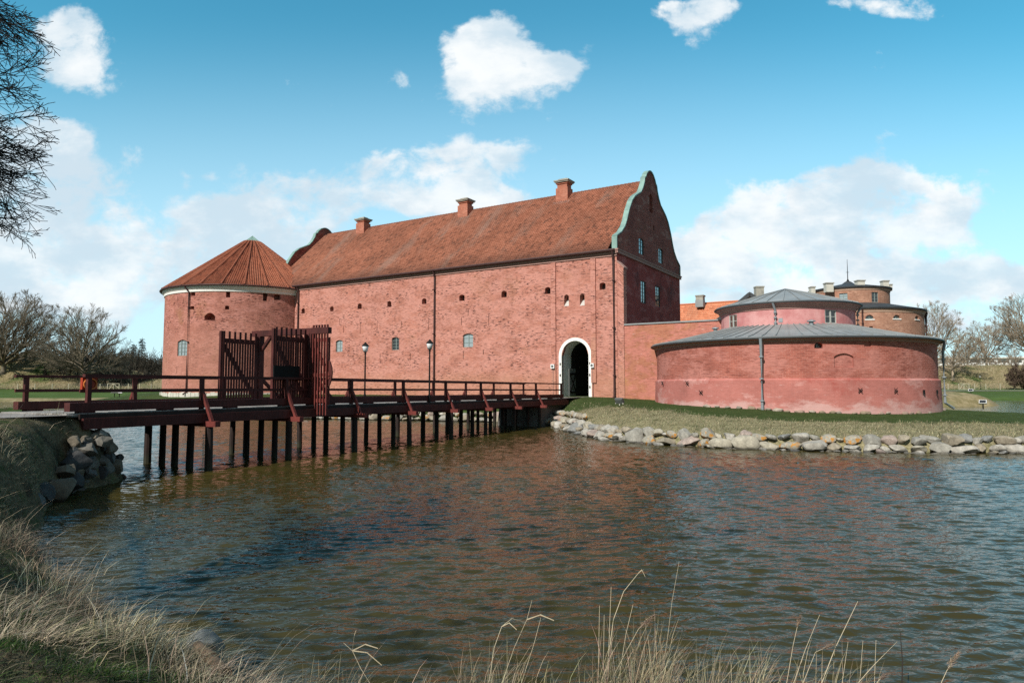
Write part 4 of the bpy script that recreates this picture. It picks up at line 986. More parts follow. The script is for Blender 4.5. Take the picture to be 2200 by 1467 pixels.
# --- low spit of rough grass beyond the bastion
SP = [(55, 103), (66, 101), (74, 103), (77.5, 107), (76, 113), (60, 118), (50, 112)]
def sp_z(x, y):
    d = poly_sd(x, y, SP); return np.where(d > 0, 2.35*(1-np.exp(-d/2.2)), d*.8)+.10*lump(x, y, 2.1, 1)*np.clip(d, 0, 1)
spit = sheet('grassy_mound', np.arange(48, 80, .4), np.arange(98, 120, .4), sp_z, m_far, -.6, {'dry': lambda x, y, z: np.clip(.75-.35*lump(x, y, 1.7, 2), 0, 1)})
# --- water of the moat
def water():
    b = NB('moat_water'); p = b.pos()
    q = b.mapv(p, (1, 1, 1), rot=(0, 0, R(-9)))
    w1 = b.noise(b.mapv(q, (1.5, 3.6, 1)), 1.0, 2.0, .5, .6)
    w2 = b.noise(b.mapv(q, (.42, .95, 1), (5, 3, 0), (0, 0, R(14))), 1.0, 2.0, .5, .4)
    w3 = b.noise(b.mapv(q, (5.2, 9.0, 1), (2, 8, 0), (0, 0, R(-20))), 1.0, 2.0, .55, .5)
    gust = b.remap(b.noise(b.mapv(p, (.05, .09, 1)), 1.0, 3, .5), .3, .7, .55, 1.25)
    h = b.math('ADD', b.math('MULTIPLY', w1, .022), b.math('ADD', b.math('MULTIPLY', w2, .0), b.math('MULTIPLY', w3, .022)))
    nrm = b.bump(b.math('MULTIPLY', h, gust), 1.0, 1.0)
    pr = b.n('ShaderNodeBsdfPrincipled'); b.set(pr.inputs['Base Color'], b.mix(b.noise(p, .15, 3), (.037, .032, .011), (.050, .039, .010)))
    pr.inputs['Roughness'].default_value = .05; pr.inputs['IOR'].default_value = 1.28; pr.inputs['Specular IOR Level'].default_value = .5
    b.set(pr.inputs['Normal'], nrm)
    o = b.n('ShaderNodeOutputMaterial'); b.nt.links.new(pr.outputs[0], o.inputs[0]); return b.m
_wr = np.random.default_rng(5); NW = 60; _lam = np.exp(_wr.uniform(np.log(.17), np.log(.48), NW)); _lam[:6] *= 3.0; _wa = R(99)+_wr.normal(0, .40, NW); _wp = _wr.uniform(0, 6.28, NW)
def wave(x, y):
    g = .95+.22*lump(x, y, 17, 2); z = 0; phf = [lump(x, y, 3.4, 1), lump(x, y, 4.6, 3), lump(x, y, 6.5, 5)]
    for l, a, p in zip(_lam, _wa, _wp):
        k = 2*math.pi/l; z = z+.215*(.22 if l > .50 else 1)*math.sqrt(2/NW)/k*np.sin(k*(x*math.cos(a)+y*math.sin(a))+p+.9*phf[int(p*3) % 3])
    fade = np.clip((x+34)/4, 0, 1)*np.clip((48-x)/4, 0, 1)*np.clip((y-1)/3, 0, 1)*np.clip((66-y)/5, 0, 1)
    return z*g*fade
xs = np.concatenate([[-700, -300, -100, -50], np.concatenate([np.arange(-34, -9, .13), np.arange(-9, 14, .05), np.arange(14, 48, .12)]), [60, 100, 300, 700]]); ys = np.concatenate([[-80, -20], [1, 3], np.arange(4.5, 12, .042), np.arange(12, 26, .065), np.arange(26, 66, .11), [75, 100, 134, 142]])
sheet('water', xs, ys, wave, water())
m = MB(); m.poly([(-5000, -4000, -2.2), (5000, -4000, -2.2), (5000, 6000, -2.2), (-5000, 6000, -2.2)]); gb_ = m.build('moat_bed', plain_mat('mud', (.05, .04, .03), .9)); gb_['kind'] = 'structure'
# ---------------------------------------------------------------- boulders
def rock_mat():
    b = NB('field_stone'); v = b.tc('Object'); oi = b.n('ShaderNodeObjectInfo')
    n1 = b.noise(v, 3.0, 5, .65); n2 = b.noise(v, 14, 4, .6)
    c = b.scale(b.scale(oi.outputs['Color'], b.remap(n1, .3, .7, .72, 1.25)), b.remap(n2, .3, .7, .8, 1.18))
    li = b.math('MULTIPLY', b.step(b.noise(v, 2.2, 4, .6, .5), .50, .60), b.math('SUBTRACT', 1.0, oi.outputs['Alpha']))
    c = b.mix(li, c, (.42, .20, .045))
    z = b.sep(b.pos())[2]
    wet = b.math('SUBTRACT', 1.0, b.step(b.math('ADD', z, b.math('MULTIPLY', n1, .1)), .08, .20))
    c = b.mix(wet, c, b.scale(c, .35))
    return b.out(c, b.remap(wet, 0, 1, .9, .35), b.bump(b.math('ADD', n1, b.math('MULTIPLY', n2, .4)), .5, .04), .25)
M['rock'] = rock_mat()
import bmesh
def ico(sub):
    bm = bmesh.new(); bmesh.ops.create_icosphere(bm, subdivisions=sub, radius=1.0)
    V = np.array([v.co[:] for v in bm.verts]); Fc = np.array([[v.index for v in f.verts] for f in bm.faces]); bm.free(); return V, Fc
ICO = {s: ico(s) for s in (2, 3)}
def rock_shape(dims, rot, sub=3, ang=.5):
    V, Fc = ICO[sub]; V = V.copy()
    for _ in range(int(6+10*ang)):            # planed faces of split field stone
        n = rng.normal(size=3); n /= np.linalg.norm(n); c = rng.uniform(.50, .82)
        d = V @ n; k = d > c; V[k] -= np.outer((d[k]-c)*(.8+.2*ang), n)
    o = rng.uniform(-50, 50, 3)
    for i, p in enumerate(V): V[i] = p*(1+.20*mn.noise(Vector(p*1.1+o))+.07*mn.noise(Vector(p*2.7+o))+.03*mn.noise(Vector(p*6+o)))
    V = V*np.array(dims)
    Rm = np.array(Matrix.Rotation(rot[2], 3, 'Z') @ Matrix.Rotation(rot[1], 3, 'Y') @ Matrix.Rotation(rot[0], 3, 'X'))
    return V @ Rm.T, Fc
STONE = {'pale grey': (.38, .355, .31, 1), 'blue grey': (.22, .22, .21, 1), 'brownish': (.29, .25, .19, 1), 'pinkish': (.36, .285, .245, 1), 'buff': (.37, .335, .265, 1), 'whitish': (.45, .425, .38, 1), 'lichen orange': (.33, .305, .25, 0), 'dark grey': (.10, .10, .10, 1), 'mid grey': (.285, .27, .235, 1)}
CNAMES = ['pale grey', 'pale grey', 'mid grey', 'mid grey', 'brownish', 'brownish', 'pinkish', 'buff', 'buff', 'pale grey', 'whitish', 'blue grey', 'lichen orange', 'lichen orange']
LAB = {}
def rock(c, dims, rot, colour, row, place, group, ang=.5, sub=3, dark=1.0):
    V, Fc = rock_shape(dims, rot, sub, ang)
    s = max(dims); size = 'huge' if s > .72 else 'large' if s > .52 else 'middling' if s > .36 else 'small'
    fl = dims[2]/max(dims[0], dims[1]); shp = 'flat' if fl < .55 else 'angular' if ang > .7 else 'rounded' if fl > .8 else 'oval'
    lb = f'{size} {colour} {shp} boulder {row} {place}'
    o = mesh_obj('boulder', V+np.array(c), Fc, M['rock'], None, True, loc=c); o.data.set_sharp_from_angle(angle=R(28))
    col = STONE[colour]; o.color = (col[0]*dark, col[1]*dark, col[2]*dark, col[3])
    LAB.setdefault(lb, []).append(o); tag(o, lb, 'boulder', group); return o
def along(P):
    P = np.array(P, float); L = np.concatenate([[0], np.cumsum(np.hypot(*(P[1:]-P[:-1]).T))])
    def f(s):
        x = np.interp(s, L, P[:, 0]); y = np.interp(s, L, P[:, 1]); e = .3
        t = np.array([np.interp(s+e, L, P[:, 0])-np.interp(s-e, L, P[:, 0]), np.interp(s+e, L, P[:, 1])-np.interp(s-e, L, P[:, 1])]); t /= np.linalg.norm(t)+1e-9
        return np.array([x, y]), t
    return f, L[-1]
def place_name(px):
    for lim, nm in [(1235, 'at the corner beside bridge end'), (1290, 'just past the corner by the bridge'), (1345, 'below the dark ground spotlight'), (1410, 'below the ochre curtain wall'), (1480, 'below the left edge of the bastion'),
                    (1560, 'left of front downpipe'), (1625, 'just left of front downpipe'), (1690, 'just right of front downpipe'), (1760, 'below the barred bastion window'), (1830, 'below the blind arch of the bastion'), (1900, 'right of the blind arch'),
                    (1970, 'below the last iron crosses'), (2040, 'below the right edge of the bastion'), (2110, 'past the right edge of the bastion'), (2165, 'near the castle bank right end')]:
        if px < lim: return nm
    return 'at the far right bank end'
def stone_row(P, s0, s1, row, inset, zc, wr, hr_, sink=0.0, group='boulders edging the castle bank', placef=place_name, dark=1.0, sub=3):
    f, L = along(P); s = s0
    while s < min(s1, L):
        w = random.uniform(*wr)*(1.0 if random.random() > .2 else .6); p, t = f(s+w/2); n = np.array([-t[1], t[0]])
        h = w*random.uniform(*hr_); c = np.array([*(p+n*(inset+random.uniform(-.08, .08))), zc+random.uniform(-.05, .07)])
        px = CX+F*c[0]/(c[1]*_c+(c[2]-CAM[2])*_s)
        rock(c, (w*.56, w*random.uniform(.42, .6), h*.56), (random.uniform(-.25, .25), random.uniform(-.3, .3), math.atan2(t[1], t[0])+random.uniform(-.35, .35)), random.choice(CNAMES), row, placef(px), group, random.random(), sub, dark)
        s += w*.93
shore = [W0(1165, 912), W0(1195, 917), W0(1232, 929), W0(1300, 945), W0(1400, 954), W0(1540, 962), W0(1700, 967), W0(2000, 974), W0(2199, 973), (25.5, 31.4), (28, 31.6)]
stone_row(shore, 0, 60, 'at waterline', .12, .18, (.78, 1.4), (.46, .66), dark=.95)
stone_row(shore, .3, 60, 'in upper row', .44, .56, (.45, .95), (.46, .7), dark=.95)
stone_row(shore, .1, 60, 'half awash', -.2, -.04, (.3, .7), (.4, .6), dark=.9)
stone_row(shore[:3], 0, 9, 'high up', .85, 1.0, (.45, .8), (.6, .8))
def pl2(px):
    for lim, nm in [(840, 'left of the nearer lamp post'), (910, 'under the middle of the bridge'), (960, 'beneath the second lamp post'), (1020, 'behind the crowded piles'), (1080, 'among the last piles')]:
        if px < lim: return 'behind bridge '+nm
    return 'shaded under the castle bridge end'
back = [(-22, 64), W0(800, 902), W0(1060, 907), W0(1150, 909)]
stone_row(back, 0, 60, 'at waterline', .10, .18, (.7, 1.4), (.5, .75), 0, 'boulders on the bank behind the bridge', pl2, sub=2)
stone_row(back, .4, 60, 'in upper row', .42, .62, (.6, 1.1), (.55, .75), 0, 'boulders on the bank behind the bridge', pl2, sub=2)
def P3(px, py, Y): return atY(px, py, Y)
G_ = 'dark boulders of the near bank by the bridge'
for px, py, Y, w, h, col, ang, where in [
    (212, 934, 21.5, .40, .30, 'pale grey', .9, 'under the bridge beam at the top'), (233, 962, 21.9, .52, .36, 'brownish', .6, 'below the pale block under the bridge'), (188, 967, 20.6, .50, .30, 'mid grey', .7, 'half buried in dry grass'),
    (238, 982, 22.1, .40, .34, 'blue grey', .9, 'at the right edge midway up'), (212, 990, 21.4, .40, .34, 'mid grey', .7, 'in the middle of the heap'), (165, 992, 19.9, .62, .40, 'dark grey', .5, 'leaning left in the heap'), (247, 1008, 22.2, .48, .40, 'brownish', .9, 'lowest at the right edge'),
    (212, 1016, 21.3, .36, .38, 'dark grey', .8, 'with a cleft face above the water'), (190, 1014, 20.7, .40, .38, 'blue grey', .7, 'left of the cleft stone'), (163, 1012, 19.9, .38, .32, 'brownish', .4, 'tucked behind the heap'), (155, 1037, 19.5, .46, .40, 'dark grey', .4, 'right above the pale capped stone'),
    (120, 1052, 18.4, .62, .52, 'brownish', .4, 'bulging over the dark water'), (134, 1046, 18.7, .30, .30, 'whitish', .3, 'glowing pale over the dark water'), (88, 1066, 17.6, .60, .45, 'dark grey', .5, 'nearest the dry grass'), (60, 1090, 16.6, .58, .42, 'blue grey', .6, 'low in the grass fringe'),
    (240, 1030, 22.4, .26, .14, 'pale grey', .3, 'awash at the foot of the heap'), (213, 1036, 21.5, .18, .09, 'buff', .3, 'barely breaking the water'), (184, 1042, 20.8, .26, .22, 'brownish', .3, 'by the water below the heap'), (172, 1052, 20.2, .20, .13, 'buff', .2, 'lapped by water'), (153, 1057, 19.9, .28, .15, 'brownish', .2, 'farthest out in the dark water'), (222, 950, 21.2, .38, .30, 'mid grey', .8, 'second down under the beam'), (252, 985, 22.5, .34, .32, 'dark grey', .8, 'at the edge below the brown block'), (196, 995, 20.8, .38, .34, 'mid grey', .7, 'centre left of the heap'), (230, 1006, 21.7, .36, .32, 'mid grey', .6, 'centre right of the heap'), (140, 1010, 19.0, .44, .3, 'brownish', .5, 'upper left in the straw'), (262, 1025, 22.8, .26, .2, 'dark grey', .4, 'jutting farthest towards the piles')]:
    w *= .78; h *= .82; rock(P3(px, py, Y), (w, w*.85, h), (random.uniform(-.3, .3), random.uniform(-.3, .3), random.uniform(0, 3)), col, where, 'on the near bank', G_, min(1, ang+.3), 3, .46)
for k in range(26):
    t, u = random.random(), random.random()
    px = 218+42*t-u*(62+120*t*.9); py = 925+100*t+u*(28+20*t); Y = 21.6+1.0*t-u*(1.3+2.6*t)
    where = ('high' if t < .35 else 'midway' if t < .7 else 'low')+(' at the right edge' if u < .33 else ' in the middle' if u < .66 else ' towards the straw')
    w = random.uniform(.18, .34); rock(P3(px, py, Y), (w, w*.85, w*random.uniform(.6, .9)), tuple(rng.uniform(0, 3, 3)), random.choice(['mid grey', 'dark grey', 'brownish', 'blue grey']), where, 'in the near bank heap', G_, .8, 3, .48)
# field stones showing at the foot of the bastion plinth
m_ = None
for px in list(range(1530, 2030, 21)):
    px += random.randint(-8, 8); q = bpx(px, 878); c = bfn(q[0], 0, -.28); zg = float(isl_z(np.array([c[0]]), np.array([c[1]]))[0]); w = random.uniform(.2, .42)
    V, Fc = rock_shape((w, w*.5, w*.45), (0, 0, q[0]/BR+math.pi/2), 2, .5)
    o = mesh_obj('footing_stone', V+np.array([c[0], c[1], zg+.06]), Fc, M['rock'], bast, True); k = STONE[random.choice(['pinkish', 'brownish', 'pale grey', 'mid grey'])]; o.color = (k[0]*.9, k[1]*.8, k[2]*.75, 1)

for lb, os_ in LAB.items():          # stones that would read alike are told apart by their order along the row
    if len(os_) > 1:
        os_.sort(key=lambda o: o.location.x/o.location.y)
        for i, o in enumerate(os_):
            w = ('left' if i == 0 else 'right')+' of two' if len(os_) == 2 else ('leftmost' if i == 0 else 'rightmost' if i == len(os_)-1 else 'middle' if len(os_) == 3 else ('second', 'third', 'fourth', 'fifth', 'sixth')[min(4, i-1)])+' of '+{3: 'three', 4: 'four', 5: 'five'}.get(len(os_), 'several')
            o['label'] = w+' '+lb.replace('boulder', 'boulders')
for lb, os_ in LAB.items():
    for o in os_:
        wd_ = [q for q in o['label'].split()]
        for drop in ('the', 'the', 'just', 'middling', 'large', 'small'):
            if len(wd_) > 16 and drop in wd_: wd_.remove(drop)
        o['label'] = ' '.join(wd_[:16])
# ---------------------------------------------------------------- spotlights, far lamps, fences
def spot(px, py, Y, yaw, label, body, face, s=.3):
    q = P3(px, py, Y); t = thing('ground_spotlight', label, 'spotlight', tuple(q), 'ground spotlights aimed at the walls')
    ca, sa = math.cos(yaw), math.sin(yaw); ax = np.array([ca, sa, 0]); up = np.array([-sa*.5, ca*.5, .86]); nn = np.cross(ax, up); up = up/np.linalg.norm(up); nn /= np.linalg.norm(nn)
    m = MB(); c = q+UP*(s*1.15); m.box(c, ax, up, nn, s, s*.62, s*.30); m.box(c-nn*s*.36, ax, up, nn, s*.8, s*.5, s*.08); hd = m.build('lamp_head', M[body], t)
    m = MB(); m.box(c+nn*s*.31, ax, up, nn, s*.86, s*.5, s*.02); m.build('front_glass', M[face], hd)
    m = MB(); m.bar(q-UP*.3, q+UP*s*.6, .07, .07, (0, 1, 0)); m.bar(q+UP*s*.55-ax*s*1.08, q+UP*s*.55+ax*s*1.08, .05, .05); m.build('bracket', M['pale' if body != 'whitebox' else 'iron'], t)
spot(1331, 872, 51, 2.4, 'dark ground spotlight on the castle lawn near the corner downpipe', 'frame_d', 'pane', .34)
spot(2112, 871, 56, 5.5, 'white topped spotlight at the lawn edge right of the bastion', 'whitebox', 'pane', .26)
spot(2086, 843.5, 118, 5.5, 'tiny white spotlight on the far lawn behind the grassy mound', 'whitebox', 'pane', .36)
spot(246, 848, 84, .6, 'white spotlight on the lawn seen under the middle rail, left one of two', 'whitebox', 'opal', .38)
spot(256.5, 848, 85, .6, 'smaller white spotlight close beside the other one under the middle rail', 'whitebox', 'opal', .28)
zf = lambda x, y: float(far_z(np.array([x]), np.array([y]))[0])
q = P3(2106.5, 833, 195); q[2] = zf(q[0], 195); lamp(q, float(P3(2106.5, 807, 195)[2])-q[2], 'distant lamp post before the grassy rampart on the right', None)
q = P3(326, 833, 192); q[2] = zf(q[0], 192); t = thing('lamp_post', 'thin dark lamp post behind the lawn left of the round tower', 'street lamp', tuple(q))
m = MB(); m.tube([q, q+UP*3.2], [.09, .06], 8); m.build('pole', M['iron'], t)
m = MB(); m.lathe(q, [(.03, q[2]+3.2), (.2, q[2]+3.35), (.22, q[2]+3.6), (.02, q[2]+3.75)], 10); m.build('lamp_cap', M['iron'], t)
def fence(pxs, Y, label, gate=None, gap=2.6):
    pts = [P3(px, 833, Y) for px in pxs]; t = thing('post_fence', label, 'fence', tuple(pts[0]))
    for p in pts: p[2] = zf(p[0], Y); m = MB(); m.bar(p-UP*.2, p+UP*1.75, .16, .16, (0, 1, 0)); m.build('post', M['fence'], t)
    m = MB()
    for z in (.5, 1.0, 1.5):
        for p, q in zip(pts[:-1], pts[1:]): m.tube([p+UP*z, q+UP*z], .015, 4, False)
    m.build('wire', M['pale'], t)
    if gate:
        a, b2 = (P3(px, 833, Y-.3) for px in gate); zz = zf(a[0], Y); a[2] = b2[2] = zz; mid = (a+b2)/2
        m = MB()
        for z in (.1, 1.75): m.bar(a+UP*z, b2+UP*z, .10, .14)
        for p in (a, mid, b2): m.bar(p, p+UP*1.8, .14, .14, (0, 1, 0))
        m.bar(a+UP*.1+(mid-a)*.25, a+UP*1.7+(mid-a)*.9, .10, .14); m.bar(a+UP*1.1+(mid-a)*.3, a+UP*1.5+(mid-a)*.95, .3, .10); m.bar(mid+UP*1.7, b2+UP*.3, .10, .12)
        m.build('field_gate', M['fence'], t)
fence([2037, 2060, 2082, 2094, 2118, 2149, 2180, 2212, 2245], 200, 'pale wooden post and wire fence with braced gate below the right rampart', (2060, 2082))
fence([-40, -8, 38, 75, 112, 147, 180, 215, 231, 246, 256, 276, 300, 325, 352], 200, 'pale post and wire fence with small gate along the left rampart', (231, 256))
# long white hall far behind the right rampart
wb = thing('white_building', 'long low white building far behind the bare trees on the right', 'building', (230, 420, 0))
y0 = 420
def fx(px, py): return P3(px, py, y0)
m = MB()
for a, b2, top in [(1995, 2110, 769), (2112, 2165, 771), (2168, 2290, 766)]:
    p, q = fx(a, top), fx(b2, top); m.hexa([(p[0], y0, 2), (q[0], y0, 2), (q[0], y0+25, 2), (p[0], y0+25, 2), (p[0], y0, p[2]), (q[0], y0, p[2]), (q[0], y0+25, p[2]), (p[0], y0+25, p[2])])
wbm = m.build('wall', M['facade_w'], wb)
m = MB()
for k in range(9):
    p = fx(2004+k*30, 776); m.box(p, (1, 0, 0), (0, 1, 0), UP, 3.2, .1, .8)
m.build('window', M['pane'], wb)
m = MB(); p, q = fx(1993, 768), fx(2292, 766); m.hexa([(p[0], y0-1, p[2]-.6), (q[0], y0-1, p[2]-.6), (q[0], y0+26, p[2]-.6), (p[0], y0+26, p[2]-.6), (p[0], y0-1, p[2]+.1), (q[0], y0-1, p[2]+.1), (q[0], y0+26, p[2]+.1), (p[0], y0+26, p[2]+.1)])
m.build('roof', M['pale'], wb)

# ---------------------------------------------------------------- bare trees
def segs_mesh(name, S, mat, parent, sides=3):
    S = np.asarray(S, float); p, q, r0, r1 = S[:, 0:3], S[:, 3:6], S[:, 6], S[:, 7]
    t = q-p; t /= np.linalg.norm(t, axis=1, keepdims=True)+1e-9
    ref = np.where(np.abs(t[:, 2:3]) > .9, np.array([[1.0, 0, 0]]), np.array([[0, 0, 1.0]]))
    a = np.cross(t, ref); a /= np.linalg.norm(a, axis=1, keepdims=True)+1e-9; c = np.cross(a, t)
    V = []
    for pt, r in ((p, r0), (q+t*r1[:, None]*.4, r1)):
        for k in range(sides):
            an = 2*math.pi*k/sides; V.append(pt+(a*math.cos(an)+c*math.sin(an))*r[:, None])
    V = np.stack(V, 1); n = len(S); base = np.arange(n)[:, None]*2*sides; Q = []
    for k in range(sides): Q.append(np.stack([base[:, 0]+k, base[:, 0]+(k+1) % sides, base[:, 0]+sides+(k+1) % sides, base[:, 0]+sides+k], 1))
    return mesh_obj(name, V.reshape(-1, 3), np.concatenate(Q, 0), mat, parent, sides > 4)
def unit(v): return v/(np.linalg.norm(v)+1e-9)
def branch(S, p, d, L, r, lvl, P, inside=None):
    """one wandering branch and, further out, its children"""
    n = max(2, int(round(L/P['seg'][lvl]))); st = L/n; pts = [p]; dirs = [d]; rs = [r]
    for i in range(n):
        d = unit(d+rng.normal(size=3)*P['wob'][lvl]+UP*P['up'][lvl]); p = p+d*st
        rr = max(P['rmin'], r*(1-(i+1)/n*(1-P['taper'])))
        S.append((*pts[-1], *p, rs[-1], rr)); pts.append(p); dirs.append(d); rs.append(rr)
        if inside is not None and not inside(p): break
    if lvl >= P['lv']: return
    m = len(pts)-1
    if m < 1: return
    k = P['kids'][lvl]; k = k if isinstance(k, int) else random.randint(*k)
    for j in range(k):
        f = P['from'][lvl]+(1-P['from'][lvl])*(j+rng.uniform(.1, .9))/k; x = f*m; i = min(m-1, int(x)); pp = pts[i]+(pts[i+1]-pts[i])*(x-i); dd = dirs[i+1]
        ang = rng.uniform(*P['ang'][lvl]); side = unit(np.cross(dd, rng.normal(size=3))); nd = unit(dd*math.cos(ang)+side*math.sin(ang))
        branch(S, pp, nd, L*rng.uniform(*P['len'][lvl])*(1.15-.45*f), max(P['rmin'], rs[i]*P['rr']), lvl+1, P, inside)
def crown_tree(name, label, base, h, rad, trunk_r, P, mat, group, zc=.58, lo=.0, nl=15, split=.16, lean=(0, 0), kind='tree', squash=1.0):
    """dome shaped bare tree: limbs aim at points spread over an ellipsoid"""
    t = thing(name, label, kind, tuple(base), group); base = np.asarray(base, float)
    c = base+UP*h*zc+np.array([lean[0], lean[1], 0]); ez = h*(1-zc)
    def inside(p):
        v = (p-c)/np.array([rad, rad, ez if p[2] > c[2] else h*zc*.98]); return v @ v < 1.0+.10*math.sin(p[0]*1.7+p[2]*2.1)
    Tk = []; top = base+UP*h*split; sp = [base-UP*.4, base+UP*h*.04, base+UP*h*split*.6+np.array([.1, 0, 0]), top]
    rs = [trunk_r*1.5, trunk_r*1.1, trunk_r, trunk_r*.9]
    for a, b2, r0, r1 in zip(sp[:-1], sp[1:], rs[:-1], rs[1:]): Tk.append((*a, *b2, r0, r1))
    S = []
    for k in range(nl):
        u = (k+.5)/nl; cz = 1-u*(1+max(0, -lo)) if lo < 0 else 1-u*(1-lo); az = k*2.39996+rng.uniform(-.3, .3); sz = math.sqrt(max(0, 1-cz*cz))
        tgt = c+np.array([rad*sz*math.cos(az), rad*sz*math.sin(az), (ez if cz > 0 else h*zc*.8)*cz])
        st = base+UP*h*(split*(.45+.55*min(1, max(0, .5+.6*cz)))+.10*max(0, cz)*rng.uniform(0, 1)); v = tgt-st; L = np.linalg.norm(v)*1.03
        d0 = unit(unit(v)*.8+np.array([math.cos(az), math.sin(az), 0])*(.45*sz if cz > .3 else .2)+UP*(.1 if cz > 0 else .25))
        n = max(5, int(L/P['seg'][0])); p = st; pts = [p]; r = trunk_r*rng.uniform(.42, .6); rr_ = [r]
        for i in range(n):
            f = (i+1)/n; aim = unit(tgt-p); d0 = unit(d0*.62+aim*.38+rng.normal(size=3)*.09); p = p+d0*L/n; q = max(P['rmin'], r*(1-f*.82))
            S.append((*pts[-1], *p, rr_[-1], q)); pts.append(p); rr_.append(q)
        kk = P['kids'][0]
        for j in range(kk):
            f = .18+.8*(j+rng.uniform(.1, .9))/kk; i = min(n-1, int(f*n)); dd = unit(pts[i+1]-pts[i]); ang = rng.uniform(*P['ang'][0]); side = unit(np.cross(dd, rng.normal(size=3)))
            branch(S, pts[i+1], unit(dd*math.cos(ang)+side*math.sin(ang)), L*rng.uniform(*P['len'][0])*(1.15-.5*f), max(P['rmin'], rr_[i]*.6), 1, P, inside)
    segs_mesh('trunk', Tk, mat, t, 8); segs_mesh('crown', S, mat, t, 3); return t
PB = dict(seg=[2.0, 1.3, .9, .7], wob=[.09, .10, .11, .12], up=[.04, .09, .10, .10], taper=.35, rmin=.021, lv=3, kids=[9, 7, 6, 0], ang=[(.4, .9), (.35, .8), (.3, .8), (.3, .7)], len=[(.30, .48), (.40, .60), (.45, .65), (.5, .6)], rr=.62)
PB['from'] = [.2, .2, .2, .2]
def zb(px, Y): x = (px-1100)/1440*Y; return np.array([x, Y, zf(x, Y)])
GT = 'large bare trees on the ramparts'
crown_tree('bare_tree', 'wide domed bare tree with twisting lower boughs standing before the left rampart', zb(178, 212), 24.5, 13.2, .62, PB, M['bark_f'], GT, .40, -.5, 30, .28)
crown_tree('bare_tree', 'dense dark bare tree with a broad windswept crown at the left edge', zb(8, 216), 25.5, 15.5, .7, dict(PB, rmin=.024), M['bark_f'], GT, .42, -.35, 34, .16, (3, 0))
PR = dict(PB, rmin=.023, kids=[8, 7, 6, 0])
crown_tree('bare_tree', 'pale bare tree half hidden behind the right edge of the bastion roof', zb(2012, 232), 22, 8.5, .42, PR, M['bark_r'], GT, .5, -.2, 16, .25)
crown_tree('bare_tree', 'low spreading bare tree with drooping boughs beside the bastion downpipe', zb(2046, 214), 15.5, 9.5, .4, dict(PR, up=[-.02, -.01, .0, .02]), M['bark_r'], GT, .40, -.5, 18, .35)
crown_tree('bare_tree', 'slim bare tree with a sandy tinged crown in the middle of the right rampart', zb(2119, 262), 19.5, 8.2, .45, PR, M['bark_r'], GT, .58, -.1, 14, .30)
crown_tree('bare_tree', 'big bare tree with one long low bough at the right edge', zb(2222, 240), 26.5, 13.5, .6, PR, M['bark_r'], GT, .48, -.4, 30, .22)
crown_tree('bare_tree', 'small rounded bare tree between the slim tree and the spreading tree', zb(2077, 270), 12.5, 6.0, .3, PR, M['bark_r'], GT, .5, -.2, 12, .25)
crown_tree('bare_shrub', 'rounded brown leafless shrub on the lawn edge at the far right', zb(2199, 197), 7.5, 4.2, .18, dict(PB, rmin=.035, seg=[.8, .6, .5, .4]), plain_mat('reddish_twigs', (.13, .09, .065), .9, .2), None, .42, -.6, 26, .06, kind='shrub')
crown_tree('bare_tree', 'short bare tree on the rampart crest between slim tree and right edge tree', zb(2165, 285), 12.0, 6.5, .3, PR, M['bark_r'], GT, .5, -.3, 12, .2)
for k, (px, Y, h, lab) in enumerate([(304, 330, 21, 'taller dark ragged conifer above the woods left of the round tower'), (286, 336, 18.5, 'smaller dark conifer beside the taller one above the woods')]):
    p = zb(px, Y); p[2] = 6; t = thing('conifer', lab, 'tree', tuple(p), 'conifers above the woods'); segs_mesh('trunk', [(*p, *(p+UP*h), .5, .06)], M['bark'], t, 6); S = []
    for i in range(int(h*1.3)):
        z = h*(.15+.84*i/(h*1.3)); rad = (1-z/h)*h*.30*rng.uniform(.4, 1.25)+.4
        for j in range(6):
            a = rng.uniform(0, 6.28); d = np.array([math.cos(a), math.sin(a), -.12+.35*(z/h)]); q = p+UP*z+d*rad; S.append((*(p+UP*z), *q, .16, .08))
            for e in range(5): w = p+UP*z+d*rad*rng.uniform(.3, 1); S.append((*w, *(w+np.array([*rng.normal(size=2)*.55, rng.uniform(-.5, .15)])), .17, .03))
    segs_mesh('crown', S, M['conifer'], t, 3)
# the woods: a far mass of leafless scrub that reads as one
S = []
def thicket(x0, x1, y0, y1, hf_, n, rmin=.05):
    for _ in range(n):
        x = rng.uniform(x0, x1); y = rng.uniform(y0, y1); h = hf_(x)*rng.uniform(.45, 1.05); b = np.array([x, y, zf(x, y)-.5]); L = rng.uniform(.5, 1)*h
        d = unit(np.array([rng.normal()*.35, rng.normal()*.35, 1])); p = b+d*L*.6; S.append((*b, *p, .10, .07))
        for k in range(11):
            s = b+d*L*rng.uniform(.15, .65); e = unit(d+rng.normal(size=3)*.55)*L*rng.uniform(.2, .42); m_ = s+e*.55+rng.normal(size=3)*.12; S.append((*s, *m_, .07, .05)); S.append((*m_, *(s+e+UP*.1), .05, rmin))
thicket(-270, -104, 262, 300, lambda x: float(np.interp(x, [-260, -200, -175, -158, -150, -120], [12, 12, 12.5, 13, 13, 14])), 3800, .07)
thicket(-152, -122, 214, 255, lambda x: 7.5, 330)
wd = segs_mesh('woods', S, plain_mat('dark_scrub_twigs', (.052, .046, .034), .95, .4, .15, col2=(.033, .030, .022)), None, 3); wd['kind'] = 'stuff'; wd['label'] = 'dark mass of leafless scrub behind the left rampart'; wd['category'] = 'woods'
S = []; thicket(118, 330, 285, 320, lambda x: 5.0, 700)
wd = segs_mesh('undergrowth', S, plain_mat('sandy_scrub_twigs', (.24, .17, .10), .95, .3, .15, col2=(.17, .13, .08)), None, 3); wd['kind'] = 'stuff'; wd['label'] = 'sandy scrub along the crest of the right rampart'; wd['category'] = 'undergrowth'

